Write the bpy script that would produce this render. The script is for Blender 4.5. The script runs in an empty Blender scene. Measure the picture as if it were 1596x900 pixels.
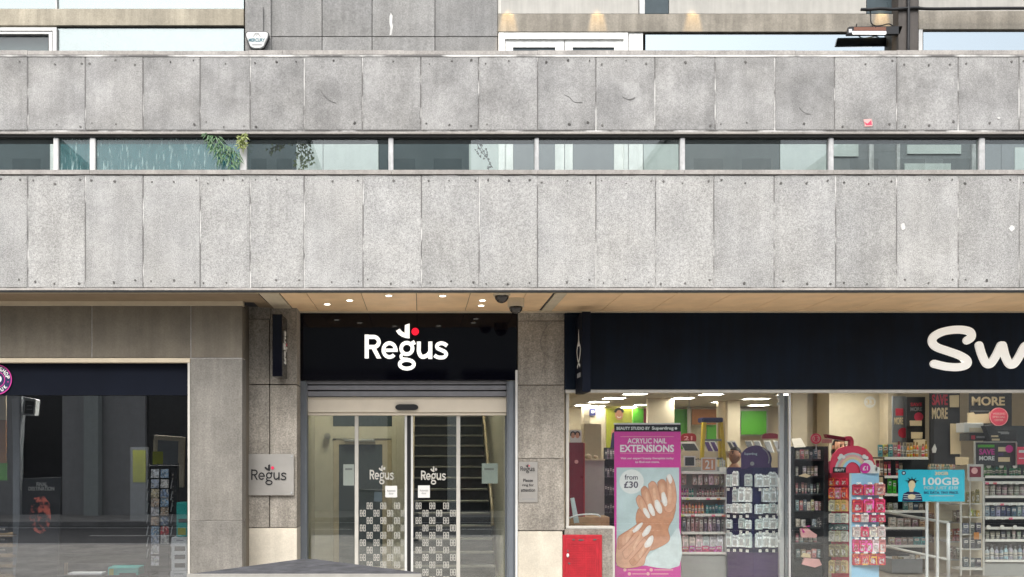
import bpy, bmesh, math, random
from mathutils import Vector, Matrix
R = math.radians
random.seed(7)
S = bpy.context.scene
COL = S.collection
# ---------------------------------------------------------------- camera, sky, sun, exposure
F, CX, CY, EYE = 1392.0, 655.0, 712.0, 1.8
cam = bpy.data.cameras.new('camera'); camo = bpy.data.objects.new('camera', cam); COL.objects.link(camo)
camo.location = (0, 0, EYE); camo.rotation_euler = (R(90), 0, 0)
cam.sensor_fit = 'HORIZONTAL'; cam.sensor_width = 36.0; cam.lens = 36.0 * F / 1596
cam.shift_x = (798 - CX) / 1596; cam.shift_y = (CY - 450) / 1596
cam.clip_start = 0.05; cam.clip_end = 600
S.camera = camo
W = bpy.data.worlds.new('World'); S.world = W; W.use_nodes = True
nt = W.node_tree; bg = nt.nodes['Background']
sky = nt.nodes.new('ShaderNodeTexSky'); sky.sky_type = 'NISHITA'; sky.sun_disc = False
sky.sun_elevation = R(52); sky.sun_rotation = R(195); sky.dust_density = 3.0; sky.air_density = 1.0; sky.ozone_density = 1.0
hs = nt.nodes.new('ShaderNodeHueSaturation'); hs.inputs['Saturation'].default_value = 0.28
nt.links.new(sky.outputs[0], hs.inputs['Color']); nt.links.new(hs.outputs[0], bg.inputs['Color'])
bg.inputs['Strength'].default_value = 0.15
sl = bpy.data.lights.new('sun', 'SUN'); sl.energy = 1.5; sl.angle = R(38); sl.color = (1, .965, .91)
so = bpy.data.objects.new('sun', sl); COL.objects.link(so); so.rotation_euler = (R(38), 0, R(-15)); so.location = (0, -10, 30)
S.view_settings.view_transform = 'Standard'; S.view_settings.look = 'None'
S.view_settings.exposure = 1.0; S.view_settings.gamma = 1; S.view_settings.use_curve_mapping = False
S.render.engine = 'CYCLES'
cy = S.cycles; cy.max_bounces = 8; cy.diffuse_bounces = 4; cy.glossy_bounces = 4; cy.transparent_max_bounces = 12
cy.transmission_bounces = 4; cy.sample_clamp_indirect = 6; cy.caustics_reflective = False; cy.caustics_refractive = False
cy.use_denoising = True
# ---------------------------------------------------------------- pixel -> place helpers
def X(px, Y): return (px - CX) * Y / F
def Z(py, Y): return EYE + (CY - py) * Y / F
def P(px, py, Y): return Vector((X(px, Y), Y, Z(py, Y)))
ORG = {}
def tag(o, label=None, cat=None, group=None, kind=None):
    if label: o['label'] = label
    if cat: o['category'] = cat
    if group: o['group'] = group
    if kind: o['kind'] = kind
    return o
def thing(name, label, cat, loc, group=None):
    o = bpy.data.objects.new(name, None); COL.objects.link(o); o.empty_display_size = .1
    o.location = Vector(loc); ORG[o.name] = Vector(loc)
    return tag(o, label, cat, group)
def copy_tree(o, parent=None):
    c = o.copy(); COL.objects.link(c); ORG[c.name] = ORG.get(o.name, Vector())
    if parent: c.parent = parent
    for ch in list(o.children): copy_tree(ch, c)
    return c
class MB:
    def __init__(s): s.b = bmesh.new()
    def box(s, x0, x1, y0, y1, z0, z1):
        v = [s.b.verts.new((x, y, z)) for x in (x0, x1) for y in (y0, y1) for z in (z0, z1)]
        for f in ((0,1,3,2), (4,6,7,5), (0,4,5,1), (2,3,7,6), (0,2,6,4), (1,5,7,3)): s.b.faces.new([v[i] for i in f])
        return s
    def r(s, a, b, c, d, Y, t=.02): return s.box(X(a, Y), X(c, Y), Y, Y + t, Z(d, Y), Z(b, Y))
    def pts(s, ps, off):           # prism: polygon ps (3d) extruded by off
        off = Vector(off); n = len(ps)
        a = [s.b.verts.new(p) for p in ps]; c = [s.b.verts.new(Vector(p) + off) for p in ps]
        s.b.faces.new(a); s.b.faces.new(c[::-1])
        for i in range(n): s.b.faces.new((a[i], c[i], c[(i+1) % n], a[(i+1) % n]))
        return s
    def poly(s, ps, Y, t=.004): return s.pts([P(x, y, Y) for x, y in ps], (0, t, 0))
    def disc(s, px, py, r, Y, t=.004, n=28, ry=None):
        ry = ry or r
        return s.poly([(px + r*math.cos(2*math.pi*i/n), py + ry*math.sin(2*math.pi*i/n)) for i in range(n)], Y, t)
    def cyl(s, a, b, r, n=12, r2=None):
        a, b = Vector(a), Vector(b); r2 = r if r2 is None else r2
        d = (b - a).normalized(); u = d.orthogonal().normalized(); w = d.cross(u)
        A = [s.b.verts.new(a + (u*math.cos(t) + w*math.sin(t))*r) for t in [2*math.pi*i/n for i in range(n)]]
        B = [s.b.verts.new(b + (u*math.cos(t) + w*math.sin(t))*r2) for t in [2*math.pi*i/n for i in range(n)]]
        s.b.faces.new(A[::-1]); s.b.faces.new(B)
        for i in range(n): s.b.faces.new((A[i], A[(i+1) % n], B[(i+1) % n], B[i]))
        return s
    def tube(s, ps, r, n=8):
        ps = [Vector(p) for p in ps]; rings = []
        for i, p in enumerate(ps):
            d = (ps[min(i+1, len(ps)-1)] - ps[max(i-1, 0)]).normalized()
            ref = Vector((0, 1, 0)) if abs(d.y) < .9 else Vector((0, 0, 1))
            u = d.cross(ref).normalized(); w = d.cross(u)
            rr = r[i] if isinstance(r, (list, tuple)) else r
            rings.append([s.b.verts.new(p + (u*math.cos(t) + w*math.sin(t))*rr) for t in [2*math.pi*k/n for k in range(n)]])
        for A, B in zip(rings, rings[1:]):
            for i in range(n): s.b.faces.new((A[i], A[(i+1) % n], B[(i+1) % n], B[i]))
        s.b.faces.new(rings[0][::-1]); s.b.faces.new(rings[-1])
        return s
    def ball(s, c, rx, ry=None, rz=None, u=16, v=10):
        m = Matrix.Translation(Vector(c)) @ Matrix.Diagonal((rx, ry or rx, rz or rx, 1))
        bmesh.ops.create_uvsphere(s.b, u_segments=u, v_segments=v, radius=1, matrix=m); return s
    def quad(s, ps): s.b.faces.new([s.b.verts.new(p) for p in ps]); return s
    def build(s, name, m, parent=None, bevel=0, smooth=False, base=None, normals=True):
        if bevel: bmesh.ops.bevel(s.b, geom=list(s.b.edges), offset=bevel, segments=1, affect='EDGES')
        if normals: bmesh.ops.recalc_face_normals(s.b, faces=s.b.faces)
        if parent is not None: o0 = ORG[parent.name]
        elif base is not None: o0 = Vector(base)
        else:
            xs = [v.co for v in s.b.verts]
            lo = Vector([min(p[i] for p in xs) for i in range(3)]); hi = Vector([max(p[i] for p in xs) for i in range(3)])
            o0 = Vector(((lo.x+hi.x)/2, (lo.y+hi.y)/2, lo.z))
        for v in s.b.verts: v.co -= o0
        me = bpy.data.meshes.new(name); s.b.to_mesh(me); s.b.free()
        if smooth:
            for p in me.polygons: p.use_smooth = True
        for mm in (m if isinstance(m, (list, tuple)) else [m]): me.materials.append(mm)
        o = bpy.data.objects.new(name, me); COL.objects.link(o); ORG[o.name] = o0
        if parent is not None: o.parent = parent
        else: o.location = o0
        return o
# ---------------------------------------------------------------- materials
def N(m, t, **k):
    n = m.node_tree.nodes.new(t)
    for a, b in k.items():
        if a.startswith('i_'): n.inputs[a[2:].replace('_', ' ')].default_value = b
        else: setattr(n, a, b)
    return n
def newmat(name):
    m = bpy.data.materials.new(name); m.use_nodes = True
    return m, m.node_tree.nodes['Principled BSDF'], m.node_tree.links
def coords(m, L, scale=(1, 1, 1)):
    tc = N(m, 'ShaderNodeTexCoord'); oi = N(m, 'ShaderNodeObjectInfo')
    mul = N(m, 'ShaderNodeMath', operation='MULTIPLY'); mul.inputs[1].default_value = 37.0
    L.new(oi.outputs['Random'], mul.inputs[0])
    add = N(m, 'ShaderNodeVectorMath', operation='ADD'); L.new(tc.outputs['Object'], add.inputs[0]); L.new(mul.outputs[0], add.inputs[1])
    mp = N(m, 'ShaderNodeVectorMath', operation='MULTIPLY'); L.new(add.outputs[0], mp.inputs[0]); mp.inputs[1].default_value = scale
    return mp.outputs[0], oi
def noise(m, L, vec, scale, detail=4, lo=.3, hi=.7, a=0., b=1., rough=.6):
    n = N(m, 'ShaderNodeTexNoise'); n.inputs['Scale'].default_value = scale; n.inputs['Detail'].default_value = detail; n.inputs['Roughness'].default_value = rough
    L.new(vec, n.inputs['Vector'])
    r = N(m, 'ShaderNodeMapRange'); L.new(n.outputs['Fac'], r.inputs['Value'])
    for k, v in zip(('From Min', 'From Max', 'To Min', 'To Max'), (lo, hi, a, b)): r.inputs[k].default_value = v
    return r.outputs[0]
def mulc(m, L, c, f):
    v = N(m, 'ShaderNodeVectorMath', operation='SCALE'); L.new(c, v.inputs[0]); L.new(f, v.inputs['Scale']); return v.outputs[0]
def mixc(m, L, f, a, b):
    x = N(m, 'ShaderNodeMix', data_type='RGBA'); L.new(f, x.inputs[0])
    for s, c in ((x.inputs[6], a), (x.inputs[7], b)):
        if isinstance(c, tuple): s.default_value = (*c, 1)
        else: L.new(c, s)
    return x.outputs[2]
def mat(name, c, rough=.5, metal=0, var=.12, scale=6, bump=0, bscale=60, spec=.5, streak=0, rnd=0, rvar=.1):
    m, b, L = newmat(name); vec, oi = coords(m, L)
    rgb = N(m, 'ShaderNodeRGB'); rgb.outputs[0].default_value = (*c, 1)
    col = mulc(m, L, rgb.outputs[0], noise(m, L, vec, scale, 5, .3, .7, 1-var, 1+var))
    if streak:
        v2, _ = coords(m, L, (9, 9, .7)); col = mulc(m, L, col, noise(m, L, v2, 1.4, 3, .35, .65, 1-streak, 1+streak*.5))
    if rnd:
        r = N(m, 'ShaderNodeMapRange'); L.new(oi.outputs['Random'], r.inputs['Value']); r.inputs['To Min'].default_value = 1-rnd; r.inputs['To Max'].default_value = 1+rnd
        col = mulc(m, L, col, r.outputs[0])
    L.new(col, b.inputs['Base Color'])
    L.new(noise(m, L, vec, scale*2.3, 3, .3, .7, max(0, rough-rvar*rough), min(1, rough+rvar*rough)), b.inputs['Roughness'])
    b.inputs['Metallic'].default_value = metal; b.inputs['Specular IOR Level'].default_value = spec
    if bump:
        bp = N(m, 'ShaderNodeBump'); bp.inputs['Strength'].default_value = bump; bp.inputs['Distance'].default_value = .004
        L.new(noise(m, L, vec, bscale, 4, 0, 1), bp.inputs['Height']); L.new(bp.outputs[0], b.inputs['Normal'])
    return m
def stone(name, c, speck=.35, blotch=.16, streak=.1, warm=(1.0, .985, .95), rnd=.07, sscale=48, bump=.5, pale=.3, rough=.85, edge=0):
    """sawn granite: two sizes of aggregate, damp blotches, run-off streaks, every slab a little different"""
    m, b, L = newmat(name); vec, oi = coords(m, L)
    rgb = N(m, 'ShaderNodeRGB'); rgb.outputs[0].default_value = (*c, 1)
    col = rgb.outputs[0]
    sp = noise(m, L, vec, sscale, 3, .34, .66, 1-speck, 1+speck, .75)
    col = mulc(m, L, col, sp)
    col = mulc(m, L, col, noise(m, L, vec, sscale*.35, 2, .3, .7, 1-speck*.3, 1+speck*.3))
    bl = noise(m, L, vec, 1.9, 6, .36, .64, 1-blotch, 1+blotch*.8, .62)
    col = mulc(m, L, col, bl)
    pl = noise(m, L, vec, 3.1, 7, .55, .74, 0, pale, .7)
    col = mixc(m, L, pl, col, tuple(min(.8, x*1.45) for x in c))
    v2, _ = coords(m, L, (7, 7, .55)); col = mulc(m, L, col, noise(m, L, v2, 1.3, 4, .38, .66, 1-streak, 1+streak*.6))
    if edge:      # grime along the joints of each slab, with an uneven inner edge
        tc = N(m, 'ShaderNodeTexCoord'); sx = N(m, 'ShaderNodeSeparateXYZ'); L.new(tc.outputs['Generated'], sx.inputs[0]); mn = None
        for o_, k_ in ((sx.outputs['X'], 1.), (sx.outputs['Z'], 1.7)):
            s1 = N(m, 'ShaderNodeMath', operation='SUBTRACT'); s1.inputs[0].default_value = 1; L.new(o_, s1.inputs[1])
            s2 = N(m, 'ShaderNodeMath', operation='MINIMUM'); L.new(o_, s2.inputs[0]); L.new(s1.outputs[0], s2.inputs[1])
            s3 = N(m, 'ShaderNodeMath', operation='MULTIPLY'); L.new(s2.outputs[0], s3.inputs[0]); s3.inputs[1].default_value = k_
            if mn: s4 = N(m, 'ShaderNodeMath', operation='MINIMUM'); L.new(mn, s4.inputs[0]); L.new(s3.outputs[0], s4.inputs[1]); mn = s4.outputs[0]
            else: mn = s3.outputs[0]
        ad = N(m, 'ShaderNodeMath', operation='ADD'); L.new(mn, ad.inputs[0]); L.new(noise(m, L, vec, 5, 5, .3, .7, -.045, .05), ad.inputs[1])
        rg = N(m, 'ShaderNodeMapRange'); L.new(ad.outputs[0], rg.inputs['Value']); rg.inputs['From Min'].default_value = -.02; rg.inputs['From Max'].default_value = .07; rg.inputs['To Min'].default_value = 1-edge; rg.inputs['To Max'].default_value = 1
        col = mulc(m, L, col, rg.outputs[0])
    r = N(m, 'ShaderNodeMapRange'); L.new(oi.outputs['Random'], r.inputs['Value']); r.inputs['To Min'].default_value = 1-rnd; r.inputs['To Max'].default_value = 1+rnd
    col = mulc(m, L, col, r.outputs[0])
    tint = noise(m, L, vec, .9, 3, .35, .65, 0, .6)
    wm = N(m, 'ShaderNodeVectorMath', operation='MULTIPLY'); L.new(col, wm.inputs[0]); wm.inputs[1].default_value = warm
    col = mixc(m, L, tint, col, wm.outputs[0])
    L.new(col, b.inputs['Base Color']); b.inputs['Roughness'].default_value = rough; b.inputs['Specular IOR Level'].default_value = .3
    bp = N(m, 'ShaderNodeBump'); bp.inputs['Strength'].default_value = bump; bp.inputs['Distance'].default_value = .003
    L.new(sp, bp.inputs['Height']); L.new(bp.outputs[0], b.inputs['Normal'])
    return m
def glass(name, tint=(.93, .96, .94), base=.05, dirt=0., dirtc=(.5, .5, .48), rough=0., streaky=False, gcol=(1, 1, 1)):
    m = bpy.data.materials.new(name); m.use_nodes = True; t = m.node_tree; t.nodes.clear(); L = t.links
    out = N(m, 'ShaderNodeOutputMaterial'); tr = N(m, 'ShaderNodeBsdfTransparent'); gl = N(m, 'ShaderNodeBsdfGlossy')
    tr.inputs[0].default_value = (*tint, 1); gl.inputs['Roughness'].default_value = rough; gl.inputs[0].default_value = (*gcol, 1)
    lw = N(m, 'ShaderNodeLayerWeight'); lw.inputs['Blend'].default_value = .5
    pw = N(m, 'ShaderNodeMath', operation='POWER'); L.new(lw.outputs['Facing'], pw.inputs[0]); pw.inputs[1].default_value = 4
    ml = N(m, 'ShaderNodeMath', operation='MULTIPLY_ADD'); L.new(pw.outputs[0], ml.inputs[0]); ml.inputs[1].default_value = .9 - base; ml.inputs[2].default_value = base
    mx = N(m, 'ShaderNodeMixShader'); L.new(ml.outputs[0], mx.inputs[0]); L.new(tr.outputs[0], mx.inputs[1]); L.new(gl.outputs[0], mx.inputs[2])
    res = mx.outputs[0]
    if dirt:
        df = N(m, 'ShaderNodeBsdfDiffuse'); df.inputs[0].default_value = (*dirtc, 1)
        v, _ = coords(m, L, (8, 8, .8) if streaky else (1, 1, 1))
        a = noise(m, L, v, 3.0, 7, .42, .72, dirt*.55, dirt)
        if streaky:
            v3, _ = coords(m, L, (16, 16, 2.2)); s2 = noise(m, L, v3, 2.2, 6, .56, .68, 0, .75)
            ad = N(m, 'ShaderNodeMath', operation='ADD', use_clamp=True); L.new(a, ad.inputs[0]); L.new(s2, ad.inputs[1]); a = ad.outputs[0]
        m2 = N(m, 'ShaderNodeMixShader'); L.new(a, m2.inputs[0]); L.new(res, m2.inputs[1]); L.new(df.outputs[0], m2.inputs[2]); res = m2.outputs[0]
    L.new(res, out.inputs[0]); return m
def emit(name, c, s):
    m, b, L = newmat(name); b.inputs['Base Color'].default_value = (*c, 1); b.inputs['Emission Color'].default_value = (*c, 1); b.inputs['Emission Strength'].default_value = s
    return m
def objcol(name, kind):
    """printed packaging: the copy's own object colour plus a label panel; patterns in the pack's own coordinates"""
    m, b, L = newmat(name); oi = N(m, 'ShaderNodeObjectInfo'); tc = N(m, 'ShaderNodeTexCoord'); sx = N(m, 'ShaderNodeSeparateXYZ'); L.new(tc.outputs['Generated'], sx.inputs[0])
    def band(o, lo, hi):
        a = N(m, 'ShaderNodeMath', operation='GREATER_THAN'); L.new(o, a.inputs[0]); a.inputs[1].default_value = lo
        c = N(m, 'ShaderNodeMath', operation='LESS_THAN'); L.new(o, c.inputs[0]); c.inputs[1].default_value = hi
        d = N(m, 'ShaderNodeMath', operation='MULTIPLY'); L.new(a.outputs[0], d.inputs[0]); L.new(c.outputs[0], d.inputs[1]); return d.outputs[0]
    def both(a, c):
        d = N(m, 'ShaderNodeMath', operation='MULTIPLY'); L.new(a, d.inputs[0]); L.new(c, d.inputs[1]); return d.outputs[0]
    col = oi.outputs['Color']; x, z = sx.outputs['X'], sx.outputs['Z']
    vn = N(m, 'ShaderNodeValue'); vn.outputs[0].default_value = .62 if kind == 'packet' else .38; dark = mulc(m, L, col, vn.outputs[0])
    vv, _ = coords(m, L); hsn = N(m, 'ShaderNodeHueSaturation'); L.new(col, hsn.inputs['Color']); hsn.inputs['Value'].default_value = 1.5
    hr_ = N(m, 'ShaderNodeMapRange'); L.new(oi.outputs['Random'], hr_.inputs['Value']); hr_.inputs['To Min'].default_value = .38; hr_.inputs['To Max'].default_value = .62; L.new(hr_.outputs[0], hsn.inputs['Hue'])
    col = mixc(m, L, noise(m, L, vv, 2.6, 3, .5, .56), col, hsn.outputs[0]); col = mixc(m, L, noise(m, L, vv, 5.5, 2, .6, .64), col, dark)
    if kind == 'bottle':
        col = mixc(m, L, band(z, .22, .5), col, (.62, .58, .5)); col = mixc(m, L, band(z, .3, .36), col, dark); col = mixc(m, L, band(z, .8, 1.1), col, dark)
    elif kind == 'box':
        col = mixc(m, L, both(band(x, .15, .85), band(z, .55, .8)), col, (.66, .63, .58)); col = mixc(m, L, both(band(x, .2, .7), band(z, .2, .3)), col, dark)
        col = mixc(m, L, both(band(x, .24, .76), band(z, .62, .7)), col, dark)
    elif kind == 'packet':
        col = mixc(m, L, both(band(x, .18, .82), band(z, .12, .58)), col, mixc(m, L, noise(m, L, vv, 4, 2, .42, .56), (.6, .58, .55), dark))
        col = mixc(m, L, both(band(x, .12, .88), band(z, .72, .84)), col, dark)
    elif kind == 'art':
        v, _ = coords(m, L); n1 = noise(m, L, v, 2.6, 3, .44, .54); n2 = noise(m, L, v, 4.5, 3, .54, .6)
        col = mixc(m, L, n1, col, dark); col = mixc(m, L, n2, col, (.6, .55, .48))
    L.new(col, b.inputs['Base Color']); b.inputs['Roughness'].default_value = .4
    return m
M = {}
M['clad'] = stone('granite_cladding', (.36, .357, .35), speck=.34, blotch=.12, pale=.26, streak=.07, sscale=80, edge=.08, rnd=.085)
M['clad2'] = stone('granite_cladding_stained', (.305, .301, .296), speck=.24, blotch=.22, pale=.55, streak=.08, sscale=68, edge=.10, rnd=.08)
M['stonewall'] = stone('grey_stone_wall', (.27, .267, .262), speck=.2, blotch=.12, pale=.15, rnd=.08)
M['pier'] = stone('brown_grey_stone', (.30, .275, .24), speck=.32, blotch=.2, pale=.2, streak=.18)
M['columnstone'] = stone('column_stone', (.195, .184, .166), speck=.2, blotch=.16, pale=.2, streak=.12, rnd=.03)
M['brownstone'] = stone('brown_stone', (.165, .145, .115), speck=.1, blotch=.14, pale=.12, streak=.1, rnd=.04)
M['beam'] = stone('buff_stone_beam', (.40, .36, .285), speck=.12, blotch=.14, pale=.2, streak=.16, rnd=.04)
M['greybeam'] = stone('grey_stone_beam', (.29, .265, .225), speck=.12, blotch=.16, pale=.2, streak=.18, rnd=.04)
M['base'] = stone('cream_marble', (.62, .57, .48), speck=.08, blotch=.12, pale=.3, streak=.05, rough=.4)
m, b, L = newmat('mortar'); v, _ = coords(m, L); L.new(mixc(m, L, noise(m, L, v, 2.4, 5, .48, .62), (.14, .135, .13), (.64, .63, .61)), b.inputs['Base Color']); b.inputs['Roughness'].default_value = .9; M['mortar'] = m
m, b, L = newmat('lime_mortar'); v, _ = coords(m, L); L.new(mixc(m, L, noise(m, L, v, 1.1, 6, .42, .56), (.16, .155, .15), (.78, .77, .74)), b.inputs['Base Color']); b.inputs['Roughness'].default_value = .9; M['limemortar'] = m
M['dark'] = mat('dark_gap_shadow', (.02, .02, .02), .8)
M['crackm'] = mat('hairline_crack', (.2, .195, .19), .9)
M['plug'] = mat('fixing_plug', (.11, .105, .1), .9, rnd=.4)
M['scuff'] = mat('pale_scuff', (.60, .59, .57), .9)
M['sill'] = stone('sill_stone', (.36, .34, .32), speck=.15, blotch=.18, pale=.3)
M['white'] = mat('white_paint', (.62, .62, .605), .45, var=.06, streak=.05)
M['brightwhite'] = mat('bright_white_paint', (.84, .84, .81), .45, var=.08, streak=.1)
M['offwhite'] = mat('off_white_frame', (.52, .50, .455), .45, var=.08, streak=.08)
M['galv'] = mat('weathered_post', (.5, .5, .5), .5, var=.2, scale=12, streak=.25)
M['cream'] = mat('cream_paint', (.68, .59, .43), .6, var=.05)
M['creamtrim'] = mat('cream_trim', (.56, .48, .35), .5, var=.08)
M['tile'] = mat('soffit_board', (.80, .56, .33), .55, var=.1, scale=3, rnd=.05)
M['darktile'] = mat('darker_soffit_board', (.24, .175, .11), .6, var=.1, scale=3)  # soffit board in a darker brown tone
M['blackgloss'] = mat('gloss_black_acrylic', (.002, .002, .005), .05, var=.02, rvar=0, spec=.22)
M['navy'] = mat('navy_vinyl', (.0014, .0052, .013), .5, var=.4, scale=1.2, spec=.17, streak=.25)
M['navyflat'] = mat('navy_board', (.0045, .0065, .013), .6, var=.15, scale=1.5, spec=.1)
M['lit'] = emit('lit_white_letter', (1, 1, .96), .42)
M['litred'] = emit('lit_red_dot', (1, .01, .04), .38)
M['glowscript'] = emit('faint_glow_script_letter', (.85, .84, .8), .22)  # faint emission makes the script letters read brighter
M['letterwhite'] = mat('white_letter', (.82, .81, .77), .4, var=.03)
M['black'] = mat('black_plastic', (.012, .012, .013), .4)
M['blacktext'] = mat('black_print', (.012, .012, .014), .5)
M['reddot'] = mat('red_print', (.72, .03, .1), .5)
M['steel'] = mat('brushed_steel', (.44, .42, .39), .42, metal=.65, var=.1, scale=2)
M['alu'] = mat('aluminium', (.62, .62, .62), .38, metal=.7, var=.06)
M['bluegrey'] = mat('blue_grey_frame', (.135, .15, .17), .45, var=.08)
M['shutter'] = mat('grey_shutter', (.21, .21, .225), .42, metal=.2, var=.1)
M['header'] = mat('cream_door_header', (.68, .61, .5), .4, var=.04)
M['glass'] = glass('clear_glass', base=.125)
M['shopglass'] = glass('shop_glass', (.93, .95, .95), base=.06)
M['darkglass'] = glass('tinted_shop_glass', (.70, .72, .74), base=.15)
M['mirror'] = glass('solar_glass', (.25, .3, .32), base=.52, gcol=(.86, .96, 1))
M['mirrorw'] = glass('pale_dirty_glass', (.4, .46, .46), base=.34, dirt=.3, dirtc=(.5, .52, .5), gcol=(.9, 1, .98))
M['ribbon'] = glass('ribbon_glass', (.76, .81, .80), base=.055, dirt=.03, dirtc=(.5, .52, .52))
M['ribbonteal'] = glass('teal_ribbon_glass', (.22, .47, .48), base=.06, dirt=.2, dirtc=(.34, .46, .46), streaky=True)
M['panedark'] = mat('dark_toned_pane', (.062, .082, .092), .3, var=.1, spec=.25)
M['panegrey'] = mat('grey_tone_sheet', (.18, .19, .2), .5, var=.06, streak=.06)
M['panepale'] = mat('pale_tone_sheet', (.50, .54, .52), .5, var=.05, streak=.05)
M['panegrey2'] = mat('warm_grey_panel', (.40, .385, .35), .5, var=.06, streak=.1)
M['paneteal'] = mat('teal_panel', (.11, .25, .28), .5, var=.12, streak=.15)
M['asphalt'] = mat('asphalt', (.05, .05, .052), .85, var=.2, scale=3, bump=.5, bscale=120)
M['paving'] = stone('concrete_paving', (.42, .40, .37), speck=.15, blotch=.2, pale=.15)
M['kerb'] = stone('granite_kerb', (.34, .335, .33), speck=.25)
M['line'] = mat('road_paint', (.72, .72, .7), .7, var=.15, scale=8)
M['leaf'] = mat('leaf_green', (.05, .13, .04), .5, var=.4, scale=20)
M['leaf2'] = mat('yellow_green_leaf', (.2, .24, .06), .5, var=.3, scale=20)
M['twig'] = mat('dry_twig', (.09, .08, .07), .8)
M['red'] = mat('red_paint', (.38, .011, .022), .5, var=.22, scale=7, streak=.15)
M['deepred'] = mat('deep_red', (.2, .01, .03), .3, var=.1)
M['darkwin'] = mat('opposite_dark_glass', (.02, .022, .026), .1)
M['paleclad'] = mat('pale_grey_panels', (.42, .42, .42), .5, var=.06, streak=.05)
M['dusty'] = mat('dusty_dark_lid', (.062, .062, .068), .75, var=.5, scale=9, bump=.9, bscale=40)
M['lamp'] = emit('lit_ceiling_panel', (1, .95, .84), 16)
M['lampfill'] = emit('added_front_fill_panel', (1, .95, .86), 15)
M['lobbyfill'] = emit('lobby_fill_panel', (1, .93, .72), 30)
M['spotlamp'] = emit('lit_downlight', (1, .95, .82), 2.2)
M['heat'] = emit('lit_tube', (1, .98, .95), 1.2)
M['shopfloor'] = mat('vinyl_floor', (.36, .3, .24), .35, var=.1, scale=3)
M['ceil'] = mat('ceiling_tile', (.5, .46, .38), .8, var=.05)
M['darkroom'] = mat('dark_room', (.035, .035, .04), .7)
M['lobbywall'] = mat('lobby_wall', (.62, .58, .48), .55, var=.05)
M['stair'] = mat('dark_carpet', (.03, .033, .042), .9, var=.2)
M['nosing'] = mat('stair_nosing', (.22, .21, .19), .4, metal=.4)
M['brass'] = mat('wood_rail', (.36, .29, .2), .4)
M['vinyl'] = mat('frosted_vinyl', (.46, .45, .41), .6)
M['paper'] = mat('white_paper', (.72, .72, .7), .6, var=.02)
M['card'] = mat('cream_card', (.72, .58, .36), .6, var=.05)
M['greyprint'] = mat('grey_print', (.3, .3, .3), .6)
M['green'] = mat('green_wall', (.08, .36, .015), .5, var=.05)
M['lime'] = mat('lime_poster', (.36, .38, .03), .4, var=.1)
M['orange'] = mat('orange_board', (.42, .17, .04), .5, var=.12)
M['pink'] = mat('magenta_print', (.60, .035, .30), .4, var=.03)
M['pinkred'] = mat('coral_red_card', (.68, .055, .11), .4, var=.05)
M['palepink'] = mat('pale_pink_card', (.75, .4, .38), .4)
M['palecyan'] = mat('pale_blue_print', (.47, .56, .57), .5, var=.16, scale=2.5)
M['palegrey'] = mat('pale_grey_print', (.60, .66, .66), .5, var=.1, scale=12)
M['lightblue'] = mat('light_blue_card', (.36, .62, .82), .4, var=.04)
M['cyan'] = mat('cyan_card', (.03, .50, .66), .4, var=.03)
M['skin'] = mat('printed_skin', (.56, .26, .15), .5, var=.14, scale=14)
M['skin2'] = mat('printed_skin_light', (.66, .34, .22), .5, var=.12, scale=14)
M['skin3'] = mat('printed_skin_mid', (.64, .33, .205), .5, var=.12, scale=20)
M['skin4'] = mat('printed_skin_pale', (.72, .41, .27), .5, var=.12, scale=20)
M['nail2'] = mat('printed_nail_pale', (.85, .80, .77), .3, var=.03)
M['inkbrown'] = mat('printed_brown', (.36, .14, .075), .5)
M['nail'] = mat('printed_nail', (.80, .72, .68), .3, var=.08, scale=50)
M['purple'] = mat('purple_card', (.06, .028, .11), .4, var=.08)
M['indigo'] = mat('navy_card', (.012, .014, .075), .4, var=.1)
M['yellow'] = mat('yellow_ladder', (.62, .44, .02), .45, var=.1)
M['shelfgrey'] = mat('grey_shelf_metal', (.38, .38, .36), .4, var=.05)
M['shelfblack'] = mat('black_shelf_metal', (.02, .024, .027), .4, var=.1)
M['strip'] = mat('white_price_strip', (.8, .78, .72), .4, var=.05)
M['wood'] = mat('pale_wood', (.42, .28, .15), .5, var=.2, scale=9)
M['promo'] = mat('charcoal_promo_board', (.032, .032, .034), .45, var=.1)
M['inkdark'] = mat('dark_violet_print', (.07, .05, .09), .5)
M['teal'] = mat('teal_box', (.03, .42, .36), .4)
M['tealdark'] = mat('teal_print', (.01, .12, .16), .5)
M['redprint'] = mat('red_lettering', (.55, .03, .06), .5)
M['body_skin'] = mat('skin', (.60, .30, .18), .55, var=.08, scale=20)
M['hair'] = mat('dark_hair', (.018, .012, .01), .5)
M['shirt'] = mat('grey_shirt', (.13, .12, .125), .85, bump=.3)
M['jacket'] = mat('dark_red_top', (.18, .02, .04), .85, bump=.3)
M['trousers'] = mat('dark_trousers', (.03, .03, .04), .9, bump=.3)
for k in ('bottle', 'box', 'packet', 'art'): M['p_'+k] = objcol('printed_'+k, k)
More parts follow.
